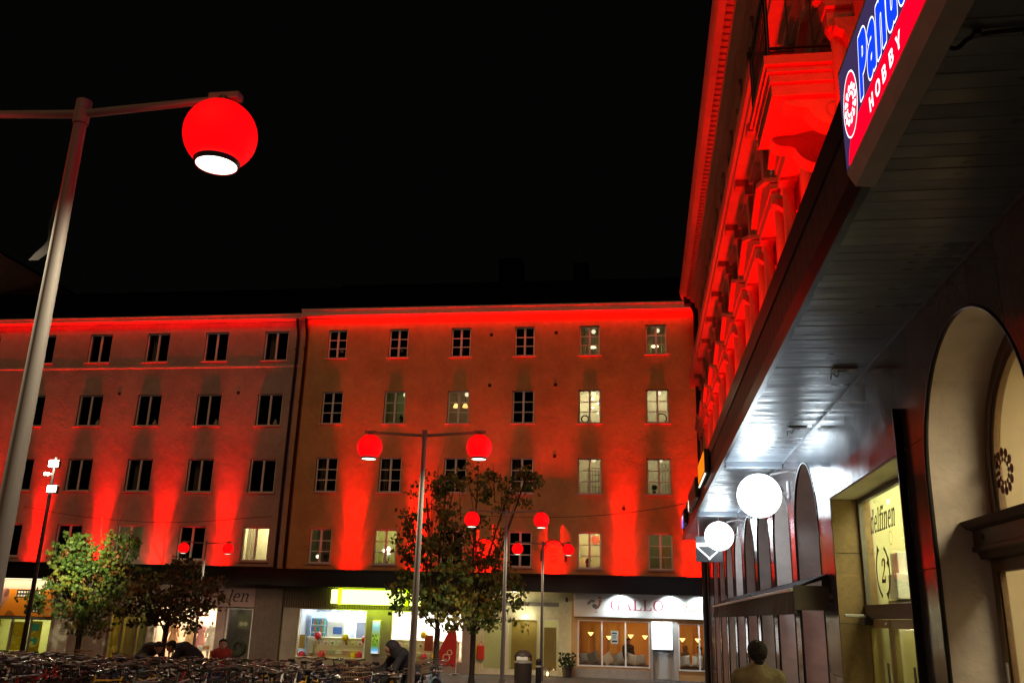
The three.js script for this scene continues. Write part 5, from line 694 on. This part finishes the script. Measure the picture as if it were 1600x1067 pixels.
// overhead wire
solo('span_wire', 'thin slack wire hanging across the street from the corner building', 'wire', tube([V(2.45, 4.0, -31), V(0.5, 3.62, -31.2), V(-1.8, 3.42, -31.8), V(-5.2, 3.6, -34), V(-9, 4.2, -37.95)], 0.012, 60, 5), M.steelDark);
solo('span_wire', 'thin slack wire hanging in front of the grey building', 'wire', tube([V(-28, 4.2, -37.95), V(-23, 3.5, -35.5), V(-19, 3.3, -35), V(-16, 3.9, -37.9)], 0.012, 60, 5), M.steelDark);
{ const t = thing('lamp_pennant', 'narrow ragged pennant and cord tied beside the nearest lamp post', 'pennant', [-3.52, 0, -4.6]); const g = new THREE.PlaneGeometry(0.05, 0.36, 1, 14), p = g.attributes.position; for (let i = 0; i < p.count; i++) { const v = (0.18 - p.getY(i)) / 0.36; p.setXYZ(i, p.getX(i) * (1 + v * 0.6 + 0.3 * Math.sin(v * 17)) - 0.1 * v * v, 2.4 - v * 0.42, 0.03 * Math.sin(v * 7)); } g.computeVertexNormals(); add(t, 'cloth', g, mat([0.008, 0.007, 0.008], 0.95)); add(t, 'cord', tube([V(0.06, 2.5, 0.0), V(0.03, 2.1, 0.02), V(0.0, 1.4, 0.02), V(0.0, 0.5, 0.02)], 0.006, 30, 5), mat([0.3, 0.2, 0.2], 0.8)); }
// ------------------------------------------------------------------ bicycles
const tyreG = new THREE.TorusGeometry(0.33, 0.02, 6, 26), rimG = merge([new THREE.TorusGeometry(0.305, 0.011, 5, 26), ...Array.from({ length: 10 }, (_, i) => bar(V(0, 0, 0), V(Math.cos(i * 0.6283) * 0.3, Math.sin(i * 0.6283) * 0.3, (i % 2) * 0.02 - 0.01), 0.0035, 3)), bar(V(0, 0, -0.05), V(0, 0, 0.05), 0.022, 8)]);
const rubber = mat([0.012, 0.012, 0.012], 0.8), chrome = mat([0.3, 0.3, 0.3], 0.25, 1), leather = mat([0.03, 0.022, 0.018], 0.5);
const saddleG = (() => { const g = new RoundedBoxGeometry(0.27, 0.055, 0.17, 3, 0.026), p = g.attributes.position; for (let i = 0; i < p.count; i++) { const u = Math.max(0, (p.getX(i) + 0.135) / 0.27); p.setZ(i, p.getZ(i) * (1 - 0.72 * Math.pow(u, 0.8))); p.setY(i, p.getY(i) + 0.012 * Math.cos(u * 5)); } g.computeVertexNormals(); return g; })();
function bike(label, color, opt) {
  const t = thing('bicycle', label, 'bicycle', [0, 0, 0], 0, 'bicycles packed in rows in the rack on the square'), fm = mat(color, 0.35, opt.metal || 0.1);
  for (const x of [-0.53, 0.53]) { const w = add(t, 'wheel', tyreG, rubber, [x, 0.35, 0]); add(w, 'rim', rimG, chrome); }
  const bb = V(-0.08, 0.3, 0), st = V(-0.24, 0.78, 0), hd = V(0.36, 0.78, 0), hb = V(0.4, 0.62, 0);
  const l = [bar(bb, st, 0.017), bar(bb, hb, 0.019), bar(opt.low ? V(-0.16, 0.52, 0) : st.clone().add(V(0.02, -0.06, 0)), hd, 0.017), bar(hb, V(0.345, 0.86, 0), 0.021)];
  for (const s of [-0.05, 0.05]) { l.push(bar(V(-0.53, 0.35, s), V(-0.08, 0.3, s * 0.6), 0.01), bar(V(-0.53, 0.35, s), V(-0.22, 0.72, s * 0.4), 0.009), bar(V(0.53, 0.35, s), hb.clone().add(V(0, 0, s * 0.7)), 0.012)); }
  add(t, 'frame', l, fm);
  add(t, 'mudguard', new THREE.TorusGeometry(0.365, 0.022, 4, 16, 2.3).rotateZ(0.5).scale(1, 1, 1.4).translate(-0.53, 0.35, 0), opt.chrome ? chrome : fm); add(t, 'mudguard', new THREE.TorusGeometry(0.365, 0.022, 4, 16, 1.9).rotateZ(0.75).scale(1, 1, 1.4).translate(0.53, 0.35, 0), opt.chrome ? chrome : fm);
  const hh = opt.tall ? 0.98 : 0.92; add(t, 'handlebar', [bar(V(0.345, 0.84, 0), V(0.33, hh, 0), 0.012), tube([V(0.08, hh + 0.03, -0.3), V(0.26, hh + 0.05, -0.27), V(0.36, hh, -0.08), V(0.36, hh, 0.08), V(0.26, hh + 0.05, 0.27), V(0.08, hh + 0.03, 0.3)], 0.012, 20, 6)], chrome);
  for (const q of [-1, 1]) add(t, 'grip', bar(V(0.06, hh + 0.03, q * 0.302), V(0.18, hh + 0.04, q * 0.29), 0.018), leather);
  add(t, 'seat_post', bar(st, V(-0.28, 0.93, 0), 0.013), chrome); add(t, 'saddle', saddleG, opt.saddle || leather, [-0.28, 0.96, 0]);
  add(t, 'luggage_rack', [bar(V(-0.3, 0.74, -0.06), V(-0.85, 0.74, -0.06), 0.008, 5), bar(V(-0.3, 0.74, 0.06), V(-0.85, 0.74, 0.06), 0.008, 5), ...[-0.4, -0.55, -0.7, -0.85].map((x) => bar(V(x, 0.74, -0.06), V(x, 0.74, 0.06), 0.007, 5)), bar(V(-0.75, 0.74, 0.06), V(-0.53, 0.35, 0.07), 0.007, 5), bar(V(-0.75, 0.74, -0.06), V(-0.53, 0.35, -0.07), 0.007, 5)], rubber);
  add(t, 'crank', [bar(V(-0.08, 0.3, -0.08), V(-0.08, 0.3, 0.08), 0.012), bar(V(-0.08, 0.3, 0.08), V(0.06, 0.2, 0.1), 0.01), bar(V(-0.08, 0.3, -0.08), V(-0.22, 0.4, -0.1), 0.01), box(0.09, 0.02, 0.08, 0.06, 0.2, 0.14), box(0.09, 0.02, 0.08, -0.22, 0.4, -0.14), new THREE.TorusGeometry(0.09, 0.01, 4, 16).translate(-0.08, 0.3, 0.05)], chrome);
  add(t, 'headlamp', [new THREE.SphereGeometry(0.045, 10, 8).scale(1.1, 1, 1).translate(0.44, 0.86, 0)], chrome);
  if (opt.basket) { const b = []; for (let i = 0; i < 4; i++) { const y = 0.84 + i * 0.07, w = 0.15 + i * 0.012, d = 0.11 + i * 0.01, c = V(0.56, y, 0); const q = [V(-d, 0, -w), V(d, 0, -w), V(d, 0, w), V(-d, 0, w)].map((p) => p.add(c)); for (let k = 0; k < 4; k++) b.push(bar(q[k], q[(k + 1) % 4], 0.006, 4)); } for (let k = 0; k < 8; k++) { const z = -0.15 + k * 0.043; b.push(bar(V(0.67, 0.84, z), V(0.7, 1.05, z * 1.2), 0.004, 3), bar(V(0.45, 0.84, z), V(0.42, 1.05, z * 1.2), 0.004, 3)); } b.push(span(0.45, 0.67, 0.835, 0.842, -0.15, 0.15)); add(t, 'basket', b, opt.basket); }
  return t;
}
{
  const wire = mat([0.3, 0.3, 0.3], 0.35, 0.8), wicker = mat([0.25, 0.15, 0.07], 0.9);
  const kinds = [['black', [0.012, 0.012, 0.014], {}], ['worn black', [0.012, 0.012, 0.014], { tall: 1, low: 1 }], ['silver grey', [0.35, 0.36, 0.37], { metal: 0.7, chrome: 1 }], ['dark green', [0.015, 0.04, 0.02], { low: 1, basket: wicker }], ['dark blue', [0.012, 0.025, 0.09], {}], ['red', [0.4, 0.02, 0.015], { low: 1 }], ['white', [0.75, 0.73, 0.66], { low: 1, chrome: 1 }], ['yellow', [0.6, 0.36, 0.02], {}], ['pale blue', [0.25, 0.4, 0.5], { basket: wire }]];
  const protos = {}, order = [0, 1, 2, 0, 3, 4, 1, 0, 2, 5, 1, 0, 4, 6, 2, 0, 1, 1, 8, 0, 7, 2, 1, 0, 0, 1, 4, 1];
  const ord = ORD;
  const nth = (n) => n < 20 ? ord[n] : n < 29 ? 'twenty-' + ord[n - 20] : n === 29 ? 'thirtieth' : 'thirty-' + ord[n - 30];
  [[-14.9, -11.6, 22, 'front'], [-16.3, -12.5, 24, 'second'], [-17.9, -13.7, 26, 'third'], [-19.6, -15, 28, 'rearmost']].forEach(([z, x0, n, row], ri) => {
    for (let i = 0; i < n; i++) {
      let k = order[(i * 7 + ri * 5 + Math.floor(rnd() * 5)) % order.length]; if (ri === 0 && i < 3) k = [6, 0, 6][i]; if (ri === 0 && i === 4) k = 5; if (ri === 0 && i === 8) k = 7;
      const x = x0 + i * (-3.95 - x0 - 0.1 * ri) / (n - 1) + rr(-0.08, 0.08), zz = z + rr(-0.2, 0.2), [cn, c, o] = kinds[k], label = cn + ' bicycle' + (o.basket ? ' with front basket' : '') + ', ' + nth(i) + ' from left in the ' + row + ' rack row';
      let b; if (!protos[k]) { b = protos[k] = bike(label, c, o); } else b = copyOf(protos[k], [0, 0, 0], 0, label);
      b.position.set(x, gy(x, zz), zz); b.rotation.set(rr(-0.1, 0.1), (rnd() < 0.5 ? 1 : -1) * Math.PI / 2 + rr(-0.3, 0.3), 0);
    }
  });
}
// ------------------------------------------------------------------ street furniture
{
  const x = -3.35, z = -26.6, t = thing('litter_bin', 'round-topped dark brown litter bin with a pale slot beside the lamp posts', 'litter bin', [x, gy(x, z), z]);
  add(t, 'bin_body', cyl(0.24, 0.25, 0.8, 0, 0.05, 0, 28), M.brown); add(t, 'hood', new THREE.SphereGeometry(0.26, 28, 12, 0, 6.3, 0, 1.57).scale(1, 0.75, 1).translate(0, 0.98, 0), M.brown); add(t, 'rim', cyl(0.255, 0.255, 0.05, 0, 0.83, 0, 28), M.sill); add(t, 'slot', rbox(0.32, 0.1, 0.04, 0.015, 0, 0.95, 0.24), M.white); for (const s of [-0.22, 0.22]) add(t, 'post', cyl(0.02, 0.02, 0.2, s, 0.82, 0, 8), M.brown); add(t, 'foot', cyl(0.26, 0.24, 0.05, 0, 0, 0, 28), M.black);
  const b = thing('bollard', 'short dark steel bollard right of the litter bin', 'bollard', [-3.0, gy(-3, -27.4), -27.4]); add(b, 'post', cyl(0.09, 0.08, 0.85, 0, 0, 0, 20), M.black); add(b, 'cap', new THREE.SphereGeometry(0.085, 20, 8, 0, 6.3, 0, 1.57).translate(0, 0.85, 0), M.black); add(b, 'band', cyl(0.088, 0.088, 0.05, 0, 0.7, 0, 20), M.sill);
  const p = thing('planter', 'dark bushy shrub in a pot at the pier right of entrance number 4', 'plant', [-2.95, gy(-2.95, -37.3), -37.3]); add(p, 'pot', cyl(0.16, 0.22, 0.36, 0, 0, 0, 20), M.steelDark); const l = []; for (let i = 0; i < 240; i++) { const g = leafG.clone().scale(0.09, 0.13, 0.09); g.rotateX(rr(-1.5, 1.5)); g.rotateY(rr(0, 6.3)); const a = rr(0, 6.28), q = Math.sqrt(rnd()) * 0.34; l.push(g.translate(Math.cos(a) * q, 0.35 + rnd() * 0.55, Math.sin(a) * q)); } add(p, 'foliage', l, mat([0.03, 0.05, 0.018], 0.8)).userData = { kind: 'stuff' };
  const c = thing('candle_lantern', 'small candle lantern glowing on the ground at entrance number 4', 'lantern', [-3.7, gy(-3.7, -37), -37]); add(c, 'base', rbox(0.16, 0.03, 0.16, 0.005, 0, 0.015, 0), M.steelDark); add(c, 'lamp_flame', new THREE.SphereGeometry(0.045, 12, 10).scale(1, 1.6, 1).translate(0, 0.12, 0), glow([1, 0.6, 0.2], 6)); for (const [a, d] of [[-1, -1], [1, -1], [1, 1], [-1, 1]]) add(c, 'post', cyl(0.008, 0.008, 0.26, a * 0.07, 0.03, d * 0.07, 6), M.steelDark); add(c, 'lid', new THREE.ConeGeometry(0.13, 0.09, 4).rotateY(0.785).translate(0, 0.33, 0), M.steelDark); point([-3.7, gy(-3.7, -37) + 0.12, -37], [1, 0.6, 0.2], 0.25, 1);
}

// ------------------------------------------------------------------ people: one continuous body each, clothes and hair over it
const dCap = (p, a, b, ra, rb) => { const bx = b[0] - a[0], by = b[1] - a[1], bz = b[2] - a[2], px = p[0] - a[0], py = p[1] - a[1], pz = p[2] - a[2], L = bx * bx + by * by + bz * bz || 1e-9, t = Math.max(0, Math.min(1, (px * bx + py * by + pz * bz) / L)), x = px - bx * t, y = py - by * t, z = pz - bz * t; return Math.sqrt(x * x + y * y + z * z) - (ra + (rb - ra) * t); };
function surface(prims, res, k, inflate = 0, cut) { // prims: [a, b, ra, rb, flatten z?]; blended by a smooth minimum
  const lo = [9, 9, 9], hi = [-9, -9, -9]; for (const [a, b, ra, rb] of prims) for (let i = 0; i < 3; i++) { lo[i] = Math.min(lo[i], a[i] - ra, b[i] - rb); hi[i] = Math.max(hi[i], a[i] + ra, b[i] + rb); }
  const c = lo.map((v, i) => (v + hi[i]) / 2), half = Math.max(...hi.map((v, i) => v - lo[i])) / 2 * 1.12 + 0.02, mc = new MarchingCubes(res, undefined, false, false, 90000); mc.isolation = 0;
  let i = 0; const p = [0, 0, 0]; for (let z = 0; z < res; z++) for (let y = 0; y < res; y++) for (let x = 0; x < res; x++, i++) {
    p[0] = c[0] + (x - res / 2) / (res / 2) * half; p[1] = c[1] + (y - res / 2) / (res / 2) * half; p[2] = c[2] + (z - res / 2) / (res / 2) * half; let d = 9;
    for (const [a, b, ra, rb] of prims) { const e = dCap(p, a, b, ra, rb), h = Math.max(0, Math.min(1, 0.5 + 0.5 * (d - e) / k)); d = d + (e - d) * h - k * h * (1 - h); }
    d -= inflate; if (cut) d = Math.max(d, cut(p)); mc.field[i] = -d;
  }
  mc.update(); const n = mc.count, g = new THREE.BufferGeometry(), pos = new Float32Array(n * 3); for (let q = 0; q < n * 3; q++) pos[q] = mc.positionArray[q] * half + c[q % 3];
  g.setAttribute('position', new THREE.BufferAttribute(pos, 3)); const m = mergeVertices(g, 1e-5); m.computeVertexNormals(); return metreUV(m);
}
const lerp3 = (a, b, t) => a.map((v, i) => v + (b[i] - v) * t);
function person(label, pos, ry, J, C, detail = 1) { // J: joints in metres, the figure faces +z
  const t = thing('person', label, 'person', pos, ry), s = J;
  const arm = (k) => [[s['sh' + k], s['el' + k], 0.052, 0.042], [s['el' + k], s['wr' + k], 0.04, 0.028]], leg = (k) => [[s['hp' + k], s['kn' + k], 0.085, 0.058], [s['kn' + k], s['an' + k], 0.054, 0.038], [s['an' + k], [s['an' + k][0], s['an' + k][1] - 0.04, s['an' + k][2] + 0.15], 0.042, 0.032]];
  const torso = [[s.pelvis, s.waist, 0.145, 0.13], [s.waist, s.chest, 0.13, 0.15], [lerp3(s.chest, s.shL, 0.2), s.shL, 0.11, 0.062], [lerp3(s.chest, s.shR, 0.2), s.shR, 0.11, 0.062], [s.hpL, s.hpR, 0.12, 0.12], [lerp3(s.neck, s.chest, 0.2), lerp3(s.shL, s.chest, 0.1), 0.06, 0.062], [lerp3(s.neck, s.chest, 0.2), lerp3(s.shR, s.chest, 0.1), 0.06, 0.062]], neck = [[s.chest, s.neck, 0.09, 0.055], [s.neck, s.head, 0.055, 0.06]];
  const H = s.head, f = s.look || [0, 0, 1], up = s.up || [0, 1, 0], rt = [up[1] * f[2] - up[2] * f[1], up[2] * f[0] - up[0] * f[2], up[0] * f[1] - up[1] * f[0]], at = (a, b, c) => [0, 1, 2].map((i) => H[i] + rt[i] * a + up[i] * b + f[i] * c);
  const head = [[at(0, 0.03, -0.025), at(0, 0.03, 0.02), 0.088, 0.085], [at(0, -0.03, 0.03), at(0, -0.075, 0.055), 0.066, 0.045], [at(0, 0.0, 0.09), at(0, -0.025, 0.112), 0.01, 0.016], [at(-0.082, 0.0, -0.01), at(-0.09, -0.03, -0.005), 0.016, 0.012], [at(0.082, 0.0, -0.01), at(0.09, -0.03, -0.005), 0.016, 0.012], [at(-0.03, -0.055, 0.088), at(0.03, -0.055, 0.088), 0.012, 0.012], [at(0, -0.05, -0.02), s.neck, 0.06, 0.056]];
  const hands = ['L', 'R'].map((k) => { const w = s['wr' + k], e = s['el' + k], d = w.map((v, i) => v - e[i]), L = Math.hypot(...d), u = d.map((v) => v / L), sd = k === 'L' ? -1 : 1, q = [0, 0, 1], v = [u[1] * q[2] - u[2] * q[1], u[2] * q[0] - u[0] * q[2], u[0] * q[1] - u[1] * q[0]], n = [v[1] * u[2] - v[2] * u[1], v[2] * u[0] - v[0] * u[2], v[0] * u[1] - v[1] * u[0]], P = (a, b, c) => [0, 1, 2].map((i) => w[i] + u[i] * a + v[i] * b + n[i] * c); const o = [[P(0.0, 0, 0), P(0.08, 0.022, 0), 0.026, 0.02], [P(0, 0, 0), P(0.08, -0.022, 0), 0.026, 0.02]]; [[0.034, 0.062], [0.012, 0.072], [-0.012, 0.068], [-0.032, 0.052]].forEach(([b, l]) => o.push([P(0.085, b, 0), P(0.085 + l * 0.55, b, 0.012), 0.0095, 0.009], [P(0.085 + l * 0.55, b, 0.012), P(0.085 + l, b, 0.035), 0.009, 0.008])); o.push([P(0.02, 0.03 * sd, 0.01), P(0.06, 0.06 * sd, 0.025), 0.014, 0.011], [P(0.06, 0.06 * sd, 0.025), P(0.085, 0.062 * sd, 0.045), 0.011, 0.009]); return o; });
  const R = detail > 1 ? 120 : 64;
  const body = mergeGeometries([surface([...torso, ...neck, ...arm('L'), ...arm('R'), ...leg('L'), ...leg('R')], R, 0.05), surface(head, detail > 1 ? 72 : 40, 0.03), ...hands.map((h) => surface(h, detail > 1 ? 48 : 36, 0.012))]);
  add(t, 'body', body, mat(C.skin || [0.42, 0.24, 0.16], 0.6));
  add(t, 'jacket', surface([...torso.slice(1), [s.pelvis, s.waist, 0.16, 0.13], ...arm('L').map((a, i) => i ? [a[0], lerp3(a[0], a[1], 0.96), a[2] + 0.008, a[3] + 0.012] : a), ...arm('R').map((a, i) => i ? [a[0], lerp3(a[0], a[1], 0.96), a[2] + 0.008, a[3] + 0.012] : a), ...(C.hood ? [[at(0, 0.02, -0.04), at(0, -0.1, -0.05), 0.115, 0.11]] : []), [lerp3(s.chest, s.neck, 0.3), lerp3(s.chest, s.neck, C.collar || 0.8), 0.1, 0.075]], R, 0.05, 0.022, C.hood ? (p) => 0.1 - Math.hypot(p[0] - H[0] - f[0] * 0.1, p[1] - H[1] - f[1] * 0.1, p[2] - H[2] - f[2] * 0.1) : null), mat(C.jacket, 0.85, 0, { map: T.plaster, bumpMap: T.plasterBump, bumpScale: 0.03 }));
  add(t, 'trousers', surface([[s.hpL, s.hpR, 0.125, 0.125], [s.pelvis, s.pelvis, 0.14, 0.14], ...leg('L').slice(0, 2), ...leg('R').slice(0, 2)], R * 0.75 | 0, 0.05, 0.018), mat(C.trousers || [0.02, 0.02, 0.028], 0.85));
  add(t, 'shoes', ['L', 'R'].map((k) => surface([[[s['an' + k][0], s['an' + k][1] - 0.04, s['an' + k][2] - 0.03], [s['an' + k][0], s['an' + k][1] - 0.05, s['an' + k][2] + 0.17], 0.05, 0.04]], 28, 0.03)), mat([0.02, 0.018, 0.016], 0.6));
  if (!C.hood) add(t, 'hair', surface([[at(0, 0.038, -0.03), at(0, 0.045, 0.012), 0.1, 0.093], [at(0, -0.02, -0.05), at(0, -0.07, -0.06), 0.078, 0.05]], detail > 1 ? 72 : 40, 0.03, 0, (p) => { const a = p.map((v, i) => v - H[i]), ff = a[0] * f[0] + a[1] * f[1] + a[2] * f[2], uu = a[0] * up[0] + a[1] * up[1] + a[2] * up[2]; return Math.min(ff - 0.045, 0.2) - Math.max(0, uu - 0.045) * 1.6; }), mat(C.hair || [0.018, 0.013, 0.01], 0.95, 0, { bumpMap: T.stone, bumpScale: 0.02 }));
  const eye = new THREE.SphereGeometry(0.011, 10, 8); add(t, 'eyes', [eye.clone().translate(...at(-0.031, 0.0, 0.088)), eye.clone().translate(...at(0.031, 0.0, 0.088))], mat([0.3, 0.28, 0.26], 0.3));
  return t;
}
const STAND = { pelvis: [0, 0.96, 0], waist: [0, 1.12, 0], chest: [0, 1.32, 0], neck: [0, 1.5, 0.01], head: [0, 1.63, 0.03], shL: [-0.185, 1.385, 0], shR: [0.185, 1.385, 0], elL: [-0.24, 1.13, -0.02], elR: [0.24, 1.13, -0.02], wrL: [-0.23, 0.88, 0.06], wrR: [0.23, 0.88, 0.06], hpL: [-0.1, 0.92, 0], hpR: [0.1, 0.92, 0], knL: [-0.1, 0.5, 0.02], knR: [0.1, 0.5, 0.02], anL: [-0.1, 0.09, -0.02], anR: [0.1, 0.09, -0.02] };
const BEND = { ...STAND, pelvis: [0, 0.9, -0.12], waist: [0, 1.02, -0.02], chest: [0, 1.12, 0.17], neck: [0, 1.17, 0.34], head: [0, 1.17, 0.47], look: [0, -0.45, 0.893], up: [0, 0.893, 0.45], shL: [-0.18, 1.17, 0.24], shR: [0.18, 1.17, 0.24], elL: [-0.22, 0.92, 0.34], elR: [0.22, 0.92, 0.34], wrL: [-0.16, 0.74, 0.5], wrR: [0.16, 0.74, 0.5], hpL: [-0.1, 0.88, -0.12], hpR: [0.1, 0.88, -0.12] };
const WALK = { ...STAND, knL: [-0.1, 0.5, 0.12], anL: [-0.1, 0.09, 0.24], knR: [0.1, 0.5, 0.0], anR: [0.1, 0.14, -0.3], elL: [-0.24, 1.14, -0.1], wrL: [-0.23, 0.9, -0.12], elR: [0.24, 1.14, 0.06], wrR: [0.22, 0.92, 0.2], look: [0.12, -0.05, 0.99], up: [0, 1, 0.05] };
const scaleJ = (J, k) => Object.fromEntries(Object.entries(J).map(([n, v]) => [n, n === 'look' || n === 'up' ? v : v.map((q) => q * k)]));
person('person seen from behind, dark hair, olive jacket, walking by the stone wall', [1.16, gy(1.1, -9.9), -9.95], Math.PI, scaleJ(WALK, 0.94), { jacket: [0.2, 0.16, 0.08], hair: [0.012, 0.009, 0.008], collar: 0.45, skin: [0.3, 0.16, 0.1] }, 2);
person('dark figure stooping over the bicycles in front of the dazzling clothes shop', [-10.5, gy(-10.5, -21), -21], -1.25, BEND, { jacket: [0.02, 0.02, 0.035] });
person('dark figure stooping at the left of the other in front of the clothes shop', [-11.75, gy(-11.7, -21.2), -21.2], 1.1, scaleJ(BEND, 0.98), { jacket: [0.03, 0.025, 0.02] });
person('small person in a red jacket standing among the bicycles', [-9.75, gy(-9.7, -21), -21], 0.5, scaleJ(STAND, 0.76), { jacket: [0.35, 0.03, 0.02], skin: [0.4, 0.24, 0.17], trousers: [0.02, 0.015, 0.02] });
person('hooded person in dark clothes leaning over a bicycle by the middle lamp post', [-4.32, gy(-4.3, -17), -17], -0.9, { ...BEND, chest: [0, 1.17, 0.1], neck: [0, 1.26, 0.2], head: [0, 1.3, 0.3], shL: [-0.18, 1.24, 0.14], shR: [0.18, 1.24, 0.14] }, { jacket: [0.016, 0.016, 0.024], hood: 1 });
person('diner in a dark top seated behind the wide restaurant window', [-0.6, -2.35, FZ - 1.5], 0.4, { ...scaleJ(STAND, 0.9) }, { jacket: [0.05, 0.03, 0.03] });
person('fair haired diner seated at the left of the narrow restaurant window', [1.7, -2.55, FZ - 1.3], 0.9, scaleJ(STAND, 0.9), { jacket: [0.3, 0.25, 0.2], hair: [0.3, 0.18, 0.07] });
person('diner in a white top seated at the right of the narrow restaurant window', [2.3, -2.55, FZ - 1.3], -0.9, scaleJ(STAND, 0.88), { jacket: [0.5, 0.45, 0.4] });

renderer.render(scene, camera);
